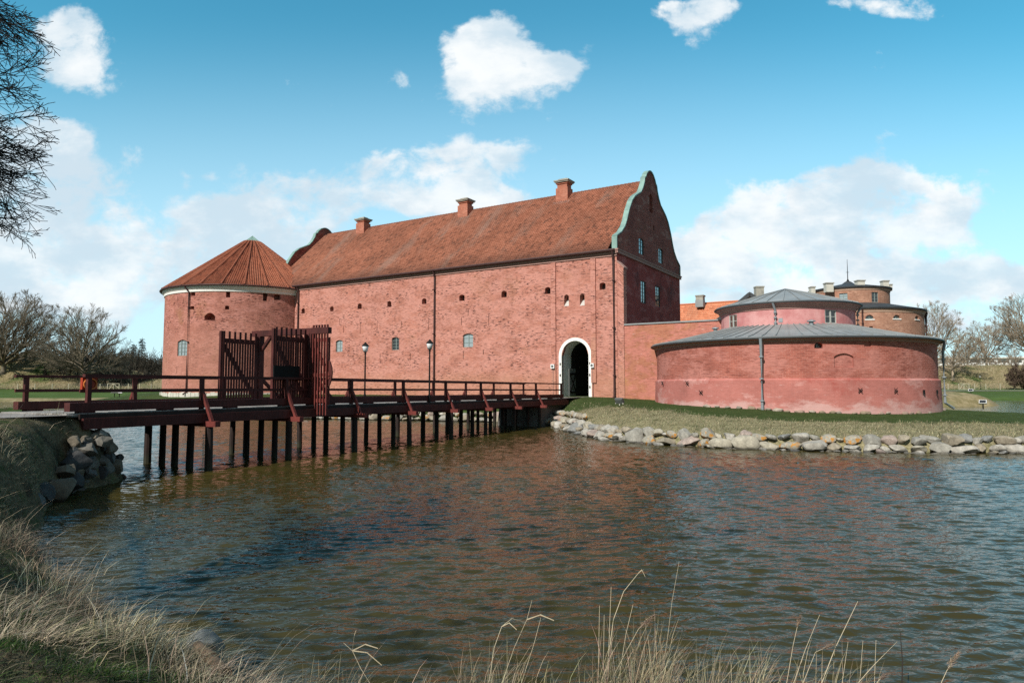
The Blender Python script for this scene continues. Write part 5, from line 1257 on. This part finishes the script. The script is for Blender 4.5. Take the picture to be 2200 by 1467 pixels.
# ---------------------------------------------------------------- the near tree whose twigs hang in at the upper left
nt = thing('bare_tree', 'near bare tree reaching thin budding twigs in from the upper left', 'tree', (-11.5, 2.0, 1.7))
tb = np.array([-11.5, 2.0, 1.5]); Tk = []; lead = [tb, tb+np.array([.1, .1, 2.5]), tb+np.array([.35, 0, 5.2]), tb+np.array([.5, .3, 8.5]), tb+np.array([.9, .4, 12])]
for a, b2, r0, r1 in zip(lead[:-1], lead[1:], [.42, .36, .28, .2], [.36, .28, .2, .08]): Tk.append((*a, *b2, r0, r1))
segs_mesh('trunk', Tk, M['bark_d'], nt, 9)
def left_edge(p):
    f = p[1]*_c+(p[2]-CAM[2])*_s; return f < .3 or CX+F*p[0]/f < 92+14*math.sin(p[2]*9)
PN = dict(seg=[.5, .28, .16, .11], wob=[.08, .11, .15, .2], up=[-.01, -.025, .02, .10], taper=.35, rmin=.0038, lv=3, kids=[0, 5, 4, 0], ang=[(.35, .8), (.3, .75), (.35, .85), (.3, .7)], len=[(.3, .4), (.42, .62), (.32, .55), (.5, .6)], rr=.62); PN['from'] = [.1, .12, .15, .1]
S = []
for px, py, Y, kk in [(70, 20, 9.2, 9), (95, 100, 9.0, 8), (40, 70, 8.4, 9), (85, 160, 9.6, 8), (60, 200, 8.6, 9), (95, 215, 9.3, 8), (30, 250, 8.8, 8), (70, 330, 9.0, 8), (40, 300, 9.6, 7), (75, 440, 9.2, 7), (30, 400, 8.6, 7), (60, 465, 9.4, 5), (15, 510, 9.0, 4), (20, 140, 10.2, 8), (10, 30, 8.2, 9), (5, 340, 10, 6)]+[(random.uniform(0, 75), random.uniform(-30, 500), random.uniform(8.2, 10.5), 7) for _ in range(16)]:
    px -= 25; kk += 2; tgt = P3(px, py, Y); fz = np.clip((tgt[2]-2.5)/9.5, .25, .9); st = tb+np.array([.1, .05, 0])+(lead[4]-tb)*fz*.85; st = np.array([st[0], st[1], min(tgt[2]+.9, 11)]); v = tgt-st; L = np.linalg.norm(v); d = unit(v+UP*L*.20); n = int(L/.4); p = st; pts = [p]; r = rng.uniform(.03, .045); rr_ = [r]
    for i in range(n):
        d = unit(d*.66+unit(tgt-p)*.34+rng.normal(size=3)*.07); p = p+d*L/n; q = max(.006, r*(1-.85*(i+1)/n)); S.append((*pts[-1], *p, rr_[-1], q)); pts.append(p); rr_.append(q)
    for j in range(kk*2):
        f = .42+.57*(j+rng.uniform(.1, .9))/(kk*2); i = min(n-1, int(f*n)); dd = unit(pts[i+1]-pts[i]); side = unit(np.cross(dd, rng.normal(size=3))); a = rng.uniform(.35, .85)
        branch(S, pts[i], unit(dd*math.cos(a)+side*math.sin(a)-UP*.12), rng.uniform(.6, 1.5)*(1.25-.5*f), rr_[i]*.55, 1, PN, left_edge)
def off_frame(p):
    f = p[1]*_c+(p[2]-CAM[2])*_s
    if f < .3: return True
    return CX+F*p[0]/f < -60 or CY-F*(-p[1]*_s+(p[2]-CAM[2])*_c)/f < -260
PS_ = dict(seg=[.8, .6, .4, .3], wob=[.08, .12, .16, .2], up=[.0, .0, .0, .02], taper=.35, rmin=.007, lv=3, kids=[0, 6, 5, 0], ang=[(.35, .8), (.3, .8), (.35, .85), (.3, .7)], len=[(.3, .4), (.42, .62), (.38, .6), (.5, .6)], rr=.62); PS_['from'] = [.1, .12, .15, .1]
for k in range(18):  # limbs kept out of view, added so the crown shades the near bank
    u = (k+.5)/18; cz = 1-1.5*u; az = k*2.39996; sz = math.sqrt(max(0, 1-cz*cz)); tgt = tb+np.array([8.2*sz*math.cos(az), 8.2*sz*math.sin(az), 9.0+8.0*cz]); st = tb+(lead[4]-tb)*np.clip(.3+.45*(cz+.5)/1.5, .25, .85)
    v = tgt-st; L = np.linalg.norm(v); d = unit(v+UP*L*.1); n = int(L/.8)+2; p = st; pts = [p]; r = rng.uniform(.05, .085); rr_ = [r]
    for i in range(n):
        d = unit(d*.66+unit(tgt-p)*.34+rng.normal(size=3)*.08); p = p+d*L/n
        if not off_frame(p): break
        q = max(.01, r*(1-.85*(i+1)/n)); S.append((*pts[-1], *p, rr_[-1], q)); pts.append(p); rr_.append(q)
    m = len(pts)-1
    if m < 2: continue
    for j in range(9):
        f = .25+.73*(j+rng.uniform(.1, .9))/9; i = min(m-1, int(f*m)); dd = unit(pts[i+1]-pts[i]); side = unit(np.cross(dd, rng.normal(size=3))); a = rng.uniform(.35, .85)
        branch(S, pts[i], unit(dd*math.cos(a)+side*math.sin(a)), rng.uniform(1.6, 3.0)*(1.25-.5*f), rr_[i]*.6, 1, PS_, off_frame)
segs_mesh('crown', S, M['bark_d'], nt, 4)
# things lying in the grass at the water's edge
q0, q1 = P3(425, 1388, 7.05), P3(486, 1446, 6.35); pp_ = thing('drain_pipe', 'rusty brown pipe end sticking out of the straw at the near bank', 'pipe', tuple(q0))
m = MB(); m.tube([q0, q1], [.055, .055], 14, False); m.tube([q0+(q1-q0)*.42, q0+(q1-q0)*.52], .068, 14); m.build('tube', plain_mat('rusty_pipe', (.15, .10, .065), .8, .3, 5.0), pp_)
rock(atY(440, 1372, 7.35)-UP*.06, (.30, .24, .13), (.1, .1, .4), 'blue grey', 'washed by ripples', 'beside the rusty pipe', 'dark boulders of the near bank by the bridge', .6, 3, .8)
# ---------------------------------------------------------------- grasses and reeds
def blade_mat():
    b = NB('grass_blade'); c = b.attr('col')
    p = b.n('ShaderNodeBsdfPrincipled'); b.set(p.inputs['Base Color'], c); p.inputs['Roughness'].default_value = .7; p.inputs['Specular IOR Level'].default_value = .2
    tr = b.n('ShaderNodeBsdfTranslucent'); b.set(tr.inputs[0], c); mx = b.n('ShaderNodeMixShader'); mx.inputs[0].default_value = .25
    b.nt.links.new(p.outputs[0], mx.inputs[1]); b.nt.links.new(tr.outputs[0], mx.inputs[2])
    o = b.n('ShaderNodeOutputMaterial'); b.nt.links.new(mx.outputs[0], o.inputs[0]); return b.m
M['blade'] = blade_mat()
def blades(name, P, H, lean, W, C, kind='stuff', label=None, cat=None, parent=None):
    N = len(P); T = np.array([0, .38, .74, 1.0]); an = rng.uniform(0, math.pi, N); wv = np.stack([np.cos(an), np.sin(an), np.zeros(N)], 1)
    ll = np.hypot(lean[:, 0], lean[:, 1]); V = np.empty((N, 7, 3)); sag = np.clip(ll/np.maximum(H, 1e-3), 0, 1.6)
    for i, t in enumerate(T):
        c = P.copy(); c[:, :2] += lean*t**1.8; c[:, 2] += H*(t-.38*sag*t**2.2)
        if i < 3:
            w = (W*(1-.62*t))[:, None]*wv*.5; V[:, 2*i] = c-w; V[:, 2*i+1] = c+w
        else: V[:, 6] = c
    tri = np.array([[0, 1, 3], [0, 3, 2], [2, 3, 5], [2, 5, 4], [4, 5, 6]]); Fc = (np.arange(N)[:, None, None]*7+tri[None]).reshape(-1, 3)
    col = np.repeat(C[:, None, :], 7, 1); col[:, :2] *= .8
    o = mesh_obj(name, V.reshape(-1, 3), Fc, M['blade'], parent, False, colors={'col': col.reshape(-1, 3)})
    if kind: o['kind'] = kind
    if label: o['label'] = label; o['category'] = cat
    return o
def pick(base, var, n): return np.clip(np.array(base)*(1+rng.normal(size=(n, 1))*var)*(1+rng.normal(size=(n, 3))*.06), .004, .9)
# short dry grass on the castle slope
n = 130000; x = rng.uniform(-2, 31, n); y = rng.uniform(30, 57, n); d = poly_sd(x, y, ISL); dr = isl_dry(x, y, None); k = (d > .45) & (dr > rng.uniform(.1, .75, n)) & (poly_sd(x, y, [(-30, 70), (3.2, 52), (5.2, 62)]) < 0)
x, y = x[k], y[k]; n = len(x); s_, w_ = (x-N0[0])*BD[0]+(y-N0[1])*BD[1], (x-N0[0])*BP[0]+(y-N0[1])*BP[1]
z = isl_z(x, y); g = rng.random(n) < .22+.15*lump(x, y, 3.0, 1); C = np.where(g[:, None], pick((.10, .115, .045), .3, n), pick((.38, .335, .21), .35, n))*np.clip(.9+.35*lump(x, y, 1.1, 3)+.25*lump(x, y, 4, 1), .4, 1.4)[:, None]; hk = np.clip(1+.7*lump(x, y, .9, 2), .5, 1.9)
blades('dry_grass', np.stack([x, y, z-.02], 1), rng.uniform(.06, .17, n)*hk, rng.normal(size=(n, 2))*.06+np.array([.03, -.03]), rng.uniform(.012, .028, n), C, label='short dry grass on the slope of the castle bank', cat='grass')
n = 60000; x = rng.uniform(2, 48, n); y = rng.uniform(32, 62, n); d = poly_sd(x, y, ISL); dr = isl_dry(x, y, None); k = (d > 2) & (dr < .45) & (np.hypot(x-BC[0], y-BC[1]) > BR+.4) & ((x-K[0])*GI[0]+(y-K[1])*GI[1] < -.2)
x, y = x[k], y[k]; n = len(x)
blades('lawn_grass', np.stack([x, y, isl_z(x, y)-.02], 1), rng.uniform(.04, .10, n), rng.normal(size=(n, 2))*.03, rng.uniform(.01, .022, n), pick((.045, .075, .02), .3, n), label='short green lawn below the bastion', cat='grass')
# rough grass on the ramparts
n = 46000; x = np.where(rng.random(n) < .5, rng.uniform(-190, -100, n), rng.uniform(110, 190, n)); y = rng.uniform(201, 245, n)
z = far_z(x, y); c_ = far_dry(x, y, z); g = rng.random(n) > c_+.12
blades('rampart_grass', np.stack([x, y, z-.1], 1), rng.uniform(.35, .9, n), rng.normal(size=(n, 2))*.25+np.array([.25, 0]), rng.uniform(.06, .16, n), np.where(g[:, None], pick((.10, .125, .05), .3, n), pick((.34, .28, .17), .28, n)), label='rough dry grass on the ramparts', cat='grass')
n = 9000; x = rng.uniform(42, 64, n); y = rng.uniform(60, 102, n); d = sp_z(x, y); k = d > .25; x, y = x[k], y[k]; n = len(x)
blades('mound_grass', np.stack([x, y, sp_z(x, y)-.05], 1), rng.uniform(.2, .45, n), rng.normal(size=(n, 2))*.14, rng.uniform(.03, .07, n), np.where((rng.random(n) < .35)[:, None], pick((.09, .11, .045), .3, n), pick((.25, .21, .125), .3, n)), label='rough grass on the low mound behind the bastion', cat='grass')
# near bank: matted turf, straw tufts combed towards the water
def nb_pts(n, xr, yr, dmin, dens=None):
    out = []
    while sum(len(a) for a in out) < n:
        x = rng.uniform(*xr, n); y = rng.uniform(*yr, n); d = poly_sd(x, y, NB_); dist = np.hypot(x, y)
        k = (d > dmin) & (x/np.maximum(y, .1) > -.90) & (rng.random(n) < np.clip((6.0/dist)**1.1, .12, 1))
        s = (x-N0[0])*BD[0]+(y-N0[1])*BD[1]; w = (x-N0[0])*BP[0]+(y-N0[1])*BP[1]
        k &= ~((w > -.45) & (w < BW+.4) & (s < 1))
        out.append(np.stack([x[k], y[k]], 1))
    return np.concatenate(out)[:n]
q = nb_pts(60000, (-16, 5), (2.2, 24), .15); n = len(q); x, y = q.T; gr = rng.random(n) < np.clip(.55+.6*lump(x, y, 2.6, 2), .05, .97); dk = np.clip(.75+.4*lump(x, y, 1.5, 4), .35, 1.1)[:, None]
blades('turf_grass', np.stack([x, y, nb_z(x, y)-.01], 1), rng.uniform(.03, .10, n), rng.normal(size=(n, 2))*.08+np.array([.04, .0]), rng.uniform(.005, .011, n), np.where(gr[:, None], pick((.040, .078, .016), .35, n), pick((.12, .10, .062), .45, n))*dk, label='matted short turf on the near bank', cat='grass')
tufts = []
cand = nb_pts(900, (-15, 4), (2.6, 23), .05); dd = poly_sd(cand[:, 0], cand[:, 1], NB_)
for (x, y), d in zip(cand, dd):
    g = float(lump(np.array([x]), np.array([y]), 3.1, 5)[0])
    if d < .7 and random.random() < .04+.45*g: tufts.append((x, y, random.uniform(.6, 1.05)))
    elif d < 2.2 and random.random() < .04+.14*g: tufts.append((x, y, random.uniform(.4, .75)))
    elif random.random() < .02: tufts.append((x, y, random.uniform(.35, .6)))
for px, py, Y, s in [(120, 1150, 10.6, 1.2), (40, 1120, 11.6, 1.3), (150, 1235, 8.7, 1.3), (185, 1240, 8.4, 1.2), (290, 1315, 7.3, 1.3), (340, 1330, 7.0, 1.3), (380, 1350, 6.8, 1.2), (440, 1410, 6.2, 1.3), (500, 1450, 5.9, 1.4), (580, 1480, 5.8, 1.3), (610, 1475, 5.9, 1.2), (60, 1330, 6.5, 1.0), (120, 1350, 6.3, 1.0), (30, 1290, 7.0, 1.0), (700, 1495, 5.8, 1.2), (745, 1490, 5.8, 1.2)]:
    a = atY(px, py, Y); tufts += [(a[0], a[1], s), (a[0]+.2, a[1]-.15, s*.9), (a[0]-.25, a[1]+.1, s*.8)]
for k in range(110):
    a = rng.uniform(-16.5, -8.5); c = rng.uniform(11, 21); d = float(poly_sd(np.array([a]), np.array([c]), NB_)[0])
    if d > .3: tufts.append((a, c, rng.uniform(.4, .85)))
for k in range(16):
    a = N0+BD*(-.5-k*.42)+BP*rng.uniform(-.75, -.35); tufts.append((a[0], a[1], rng.uniform(.3, .55)))
P = []; H = []; Ln = []; Cc = []; Wd = []; GT_ = []
for k in range(420):
    a = rng.uniform(-5.2, -1.6); c = rng.uniform(3.2, 7.2); q_ = np.array([a]), np.array([c])
    if float(poly_sd(*q_, NB_)[0]) > .8 and float(lump(*q_, 1.9, 2)[0]) > -.05: GT_.append((a, c, rng.uniform(.25, .45)))
for k in range(150):
    a = rng.uniform(-16.5, -8.5); c = rng.uniform(10, 21); q_ = np.array([a]), np.array([c])
    if float(poly_sd(*q_, NB_)[0]) > .4 and float(lump(*q_, 2.6, 2)[0]) > 0: GT_.append((a, c, rng.uniform(.3, .5)))
for x, y, s in tufts+GT_:
    k = int(rng.uniform(60, 120)*min(1.4, s)); r = .22*s; px_ = x+rng.normal(size=k)*r; py_ = y+rng.normal(size=k)*r; h = rng.uniform(.13, .42, k)*s; wl = rng.normal(.0, .5)
    ld = np.array([.72+.25*rng.normal(), .10+.32*rng.normal()]); L = ld*h[:, None]*rng.uniform(.6, 1.7, (k, 1))+rng.normal(size=(k, 2))*h[:, None]*.30+np.stack([px_-x, py_-y], 1)*.5
    tone = pick((.50, .415, .29), .10, 1)*rng.uniform(.28, 1.15) if len(P) < len(tufts) else pick((.050, .092, .020), .2, 1)*rng.uniform(.5, 1.3); P.append(np.stack([px_, py_, np.maximum(nb_z(px_, py_), -.02)-.02], 1)); H.append(h); Ln.append(L); Wd.append(rng.uniform(.005, .012, k)); Cc.append(np.clip(tone*(1+rng.normal(size=(k, 1))*.28), .01, .6))
k = 150; cx_ = rng.choice(len(tufts), k); tx = np.array([tufts[i][0] for i in cx_])+rng.normal(size=k)*.15; ty = np.array([tufts[i][1] for i in cx_])+rng.normal(size=k)*.15
P.append(np.stack([tx, ty, nb_z(tx, ty)], 1)); H.append(rng.uniform(.45, .95, k)); Ln.append(np.stack([rng.uniform(.15, .75, k), rng.normal(.1, .2, k)], 1)); Wd.append(rng.uniform(.004, .008, k)); Cc.append(pick((.50, .42, .30), .25, k))
P, H, Ln, Wd, Cc = map(np.concatenate, (P, H, Ln, Wd, Cc))
blades('dry_grass', P, H, Ln, Wd, Cc, label='long bleached straw grass hanging over the edge of the near bank', cat='grass')
print('straw blades', len(P))
# fine reeds in the shallows at the bottom edge
P = []; H = []; Ln = []
def stand(px0, px1, n, h0, h1, Y0=6.2, Y1=7.0):
    for _ in range(n):
        px = rng.uniform(px0, px1); Y = rng.uniform(Y0, Y1); x = (px-1100)/1440*Y; P.append((x, Y, -.05)); H.append(rng.uniform(h0, h1)); Ln.append((rng.normal(.12, .16)*H[-1]*1.5, rng.normal(0, .15)*H[-1]))
stand(1275, 1410, 300, .35, .95); stand(1385, 1430, 110, .4, 1.0); stand(1470, 1620, 260, .3, .8); stand(1040, 1280, 120, .3, .7); stand(980, 1110, 110, .3, .8, 6.4, 7.0); stand(1410, 1480, 60, .3, .6); stand(760, 1000, 90, .2, .5); stand(1600, 1860, 110, .3, .7); stand(660, 790, 220, .2, .6)
P = np.array(P); H = np.array(H); Ln = np.array(Ln); n = len(P)
blades('reed_stand', P, H, Ln, rng.uniform(.004, .009, n), pick((.38, .315, .21), .3, n), label='thin bed of dry reed stalks in the shallows along the near shore', cat='reeds')
# single reeds that stand out
def reed(path, Y, r, plume, label, cat='reed', mat='fence', leaf=None, nm='reed'):
    pts = [atY(px, py, Y+.06*i) for i, (px, py) in enumerate(path)]
    lo = pts[0].copy(); lo[2] = -.3; lo[0] += (pts[0]-pts[1])[0]*.3
    t = thing(nm, label, cat, (lo[0], lo[1], 0), 'tall single reeds at the near shore' if nm == 'reed' else None)
    full = [lo]+pts; m = MB(); r = r*.72; m.tube(full, list(np.linspace(r*1.2, r*.5, len(full))), 6); m.build('stem', M[mat], t, True)
    if plume:
        a, b2 = pts[-2], pts[-1]; dr = unit(b2-a); Lp = plume; n = 150; f = rng.uniform(0, 1, n)**.8; base = b2-dr*Lp*.9*(1-f)[:, None]
        base = b2+dr*0-(dr[None]*Lp*(1-f)[:, None]); sp = np.sin(np.clip(f*1.05+.06, 0, 1)*math.pi)*Lp*.18+.004
        P_ = base+rng.normal(size=(n, 3))*sp[:, None]*.35
        o = blades('plume', P_, rng.uniform(.015, .05, n)*dr[2]*1.3+.006, np.stack([dr[0]*rng.uniform(.02, .06, n)+rng.normal(size=n)*.012+.012, rng.normal(size=n)*.01], 1), rng.uniform(.004, .009, n), pick((.30, .215, .155), .25, n), None, None, None, t)
    if leaf:
        for (i, pe) in leaf:
            a = pts[i]; e = atY(*pe, Y+.1); mm = (a+e)/2+UP*.05; m = MB(); w = .006
            for p_, q_ in ((a, mm), (mm, e)): m.poly([p_-UP*w, q_-UP*w*.7, q_+UP*w*.7, p_+UP*w])
            m.build('leaf', M[mat], t)
M['reedstem'] = plain_mat('straw_stalk', (.46, .39, .27), .7, .15, 3.0)
RS = dict(mat='reedstem')
reed([(1300, 1467), (1318, 1330), (1340, 1270), (1372, 1230), (1384, 1222)], 6.8, .006, 0, 'tall arching reed with a bent tip above the middle reed clump', leaf=[(3, (1386, 1238))], **RS)
reed([(1418, 1467), (1434, 1370), (1444, 1290), (1459, 1206)], 6.8, .0035, 0, 'very thin straight reed rising highest right of the arching reed', **RS)
reed([(1310, 1467), (1350, 1390), (1372, 1350), (1404, 1322)], 6.7, .0045, .17, 'reed with a thick pale plume leaning right over the water', **RS)
reed([(1285, 1467), (1288, 1300)], 6.9, .005, 0, 'straight cut reed stalk at the left of the middle clump', **RS)
reed([(1296, 1467), (1298, 1320)], 7.0, .005, 0, 'shorter straight reed stalk between two taller ones', **RS)
reed([(1305, 1467), (1313, 1260)], 6.8, .005, 0, 'straight bare reed stalk just left of the arching reed', **RS)
reed([(1328, 1467), (1345, 1360), (1360, 1298)], 6.9, .005, 0, 'short leaning bare stalk under the arching reed', **RS)
reed([(1050, 1467), (1062, 1390), (1078, 1345), (1100, 1328), (1128, 1336), (1146, 1362)], 6.6, .005, 0, 'reed arching right round into a hoop over the water', leaf=[(2, (1110, 1352))], **RS)
reed([(1078, 1467), (1105, 1390), (1132, 1330), (1143, 1288)], 6.7, .004, 0, 'slanting reed crossing the hooped reed', leaf=[(2, (1190, 1332))], **RS)
reed([(1120, 1467), (1148, 1380), (1162, 1326)], 6.6, .004, 0, 'slanting reed just right of the hooped one', **RS)
reed([(795, 1467), (775, 1435), (757, 1397), (738, 1380)], 6.6, .0045, 0, 'lone weed stalk with forked curling leaves left of the reeds', leaf=[(2, (812, 1392)), (2, (765, 1353)), (2, (820, 1428))], **RS)
reed([(1690, 1467), (1704, 1385), (1717, 1327)], 6.8, .005, .09, 'thin reed with a small brown upright plume', **RS)
reed([(1705, 1467), (1730, 1395), (1761, 1320)], 6.7, .005, 0, 'bare stalk leaning right beside the small plumed reed', **RS)
reed([(1762, 1475), (1795, 1390), (1843, 1291)], 6.7, .007, 0, 'thickest long pale stalk leaning right over the blue water', **RS)
reed([(1725, 1467), (1752, 1400), (1788, 1384)], 6.6, .004, .11, 'bent reed whose plume lies against the thick pale stalk', **RS)
reed([(1808, 1475), (1822, 1378)], 6.8, .0045, 0, 'short upright stalk right of the thick pale one', **RS)
reed([(1846, 1475), (1854, 1376)], 6.8, .0045, 0, 'short upright stalk, middle of three in the blue water', **RS)
reed([(1879, 1455), (1882, 1374)], 6.9, .0045, 0, 'short upright stalk farthest right of three in the blue water', **RS)
reed([(1840, 1470), (1880, 1425), (1928, 1377)], 6.7, .005, 0, 'low slanting stalk pointing at the black stick', **RS)
reed([(1938, 1475), (1939, 1420), (1934, 1358)], 6.7, .010, 0, 'black upright stick standing in the water at the near shore', 'stick', 'bark_d', nm='stick')
reed([(2018, 1475), (2034, 1440), (2058, 1402)], 6.6, .005, .20, 'reed with a feathery brown plume alone at the bottom right', **RS)
reed([(1872, 1480), (1893, 1455), (1904, 1446)], 6.6, .005, .12, 'low reed plume barely showing beside the black stick', **RS)

# ---------------------------------------------------------------- sky, clouds and sun
wld = bpy.data.worlds.new('World'); sc.world = wld; wld.use_nodes = True
b = NB('sky', wld)
SAZ, SEL = math.atan2(-.83, -.56), R(38)
sun_dir = np.array([math.cos(SAZ)*math.cos(SEL), math.sin(SAZ)*math.cos(SEL), math.sin(SEL)])
st = b.n('ShaderNodeTexSky', sky_type='NISHITA'); st.sun_disc = False; st.sun_elevation = SEL
st.sun_rotation = math.atan2(sun_dir[0], sun_dir[1]); st.air_density = 1.0; st.dust_density = .6; st.ozone_density = 3.0
D = b.n('ShaderNodeTexCoord').outputs['Generated']; X, Y, Z = b.sep(D)
yc = b.math('MAXIMUM', Y, .05); U = b.math('DIVIDE', X, yc); Vv = b.math('DIVIDE', Z, yc)
comb = b.n('ShaderNodeCombineXYZ'); b.set(comb.inputs[0], U); b.set(comb.inputs[1], Vv); UVn = comb.outputs[0]
def uvpix(px, py): d = ray(px, py); return d[0]/d[1], d[2]/d[1]
warp = b.vmath('SUBTRACT', b.noise(UVn, 5.0, 5, .6, color=True), (.5, .5, .5))
UVw = b.vmath('ADD', UVn, b.vmath('MULTIPLY', warp, (.10, .08, 0)))
CL = [(155, 65, 60, 50, 1), (175, 140, 55, 50, .95), (100, 110, 60, 70, .7), (100, 290, 80, 38, 1.2), (60, 400, 150, 115, 1.5), (130, 360, 70, 60, .8), (190, 480, 90, 70, .9), (60, 560, 200, 100, 1.25), (220, 560, 120, 60, .9), (90, 640, 170, 45, .75), (430, 545, 70, 50, .8),
      (480, 478, 58, 36, 1.05), (600, 430, 70, 52, 1.25), (680, 455, 60, 45, 1.05), (600, 510, 95, 50, 1.1), (840, 372, 88, 42, 1.2), (950, 350, 105, 45, 1.3), (1050, 335, 52, 38, 1.1), (900, 430, 160, 40, 1.1), (1050, 415, 90, 30, .9),
      (1050, 60, 60, 80, 1.05), (1030, 120, 95, 60, 1.05), (1090, 160, 110, 60, 1.0), (1080, 225, 70, 45, .8), (1200, 135, 55, 28, .62), (985, 190, 40, 60, .6), (1500, 15, 80, 36, 1.25), (1440, 10, 45, 24, .8), (1560, 5, 50, 24, .7), (1905, 12, 85, 34, 1.25), (1790, 5, 40, 22, .8), (862, 168, 16, 26, .6),
      (1860, 400, 100, 42, 1.35), (1780, 440, 155, 58, 1.35), (1980, 440, 90, 50, 1.0), (1640, 500, 155, 52, 1.25), (1540, 560, 120, 50, .9), (1850, 500, 210, 48, 1.0), (2050, 470, 45, 40, .7), (2145, 377, 40, 13, .5), (1640, 620, 240, 50, .8), (2000, 610, 200, 45, .62), (2130, 600, 150, 35, .7), (2150, 700, 150, 30, .6), (1750, 650, 420, 50, .5), (470, 392, 26, 9, .4), (415, 400, 12, 18, .4), (420, 460, 60, 22, .5),
      (-150, 450, 130, 130, 1), (1100, 590, 500, 25, .3)]
acc = None
for px, py, sx, sy, a in CL:
    u, v = uvpix(px, py); sub = b.vmath('SUBTRACT', UVw, (u, v, 0)); sca = b.vmath('MULTIPLY', sub, (1440/sx, 1440/sy, 0))
    dt = b.n('ShaderNodeVectorMath', operation='DOT_PRODUCT'); b.set(dt.inputs[0], sca); b.set(dt.inputs[1], sca)
    g = b.math('DIVIDE', a, b.math('ADD', 1.0, b.math('POWER', dt.outputs['Value'], 1.6)))
    acc = g if acc is None else b.math('MAXIMUM', acc, g) if False else b.math('ADD', acc, g)
n1 = b.noise(b.mapv(UVn, (1, 1.35, 1)), 10.0, 11, .68, .2); n2 = b.noise(b.mapv(UVn, (1, 1.6, 1), (3, 1, 0)), 2.6, 6, .6, .5)
dens = b.math('ADD', b.math('MINIMUM', acc, 1.35), b.math('MULTIPLY', b.math('SUBTRACT', n1, .5), 2.4))
dens = b.math('ADD', dens, b.math('MULTIPLY', b.math('SUBTRACT', n2, .5), .55))
bw = b.vmath('ADD', UVn, b.vmath('MULTIPLY', warp, (.06, .05, 0)))
for sc_, am_ in ((9.0, .75), (21.0, .42), (48.0, .22)): dens = b.math('ADD', dens, b.math('MULTIPLY', b.math('SUBTRACT', .38, b.voro(b.mapv(bw, (1, 1.3, 1)), sc_)), am_))
alpha = b.math('MULTIPLY', b.step(dens, .43, 1.10), b.remap(b.noise(b.mapv(UVn, (1, 1.3, 1), (2, 6, 0)), 6.0, 7, .62), .38, .60, .86, 1.0))
front_ok = b.step(Y, .02, .12); behind = b.math('MULTIPLY', b.step(b.noise(b.mapv(D, (1, 1, 2)), 2.2, 6, .6), .32, .50), .95); alpha = b.math('ADD', b.math('MULTIPLY', alpha, front_ok), b.math('MULTIPLY', behind, b.math('SUBTRACT', 1.0, front_ok)))  # unseen dark clouds added behind the camera to cut ambient light
shade = b.step(b.math('ADD', b.math('MULTIPLY', b.noise(b.mapv(UVn, (1, 1.8, 1), (.0, -.02, 0)), 6.5, 6, .6), 1.0), b.math('MULTIPLY', b.noise(UVn, 2.2, 4, .5), .8)), .74, 1.04)
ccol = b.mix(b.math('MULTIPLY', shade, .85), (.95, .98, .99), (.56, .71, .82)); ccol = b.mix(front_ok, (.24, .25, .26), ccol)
skyc = b.mix(1.0, st.outputs[0], (.33, .90, .80), 'MULTIPLY')
hz = b.math('SUBTRACT', 1.0, b.step(Vv, .0, .60)); skyc = b.mix(b.math('MULTIPLY', hz, .85), skyc, (3.3, 4.15, 4.7))
bg1 = b.n('ShaderNodeBackground'); b.set(bg1.inputs[0], skyc); bg1.inputs[1].default_value = .15
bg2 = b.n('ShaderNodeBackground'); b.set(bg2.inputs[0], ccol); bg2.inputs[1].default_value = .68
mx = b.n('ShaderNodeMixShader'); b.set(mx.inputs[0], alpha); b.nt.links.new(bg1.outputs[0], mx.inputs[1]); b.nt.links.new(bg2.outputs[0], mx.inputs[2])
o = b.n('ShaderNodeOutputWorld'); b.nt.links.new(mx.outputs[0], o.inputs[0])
sl = bpy.data.lights.new('sun', 'SUN'); sl.energy = 3.5; sl.angle = R(.53); sl.color = (1, .95, .87)
so_ = bpy.data.objects.new('sun', sl); COL.objects.link(so_); so_.rotation_euler = Vector(-sun_dir).to_track_quat('-Z', 'Y').to_euler(); so_.location = (-30, -30, 40)

# ---------------------------------------------------------------- camera and output
cd = bpy.data.cameras.new('camera'); co = bpy.data.objects.new('camera', cd); COL.objects.link(co)
cd.sensor_width = 36.0; cd.lens = F/2200*36; cd.clip_start = .1; cd.clip_end = 9000
co.location = CAM; co.rotation_euler = (math.pi/2+PITCH, 0, 0); sc.camera = co
sc.render.resolution_x, sc.render.resolution_y = 1024, 682
sc.view_settings.view_transform = 'Standard'; sc.view_settings.look = 'None'; sc.view_settings.exposure = 0.6; sc.view_settings.gamma = 1
sc.cycles.max_bounces = 6; sc.cycles.diffuse_bounces = 3; sc.cycles.glossy_bounces = 3; sc.cycles.use_denoising = False
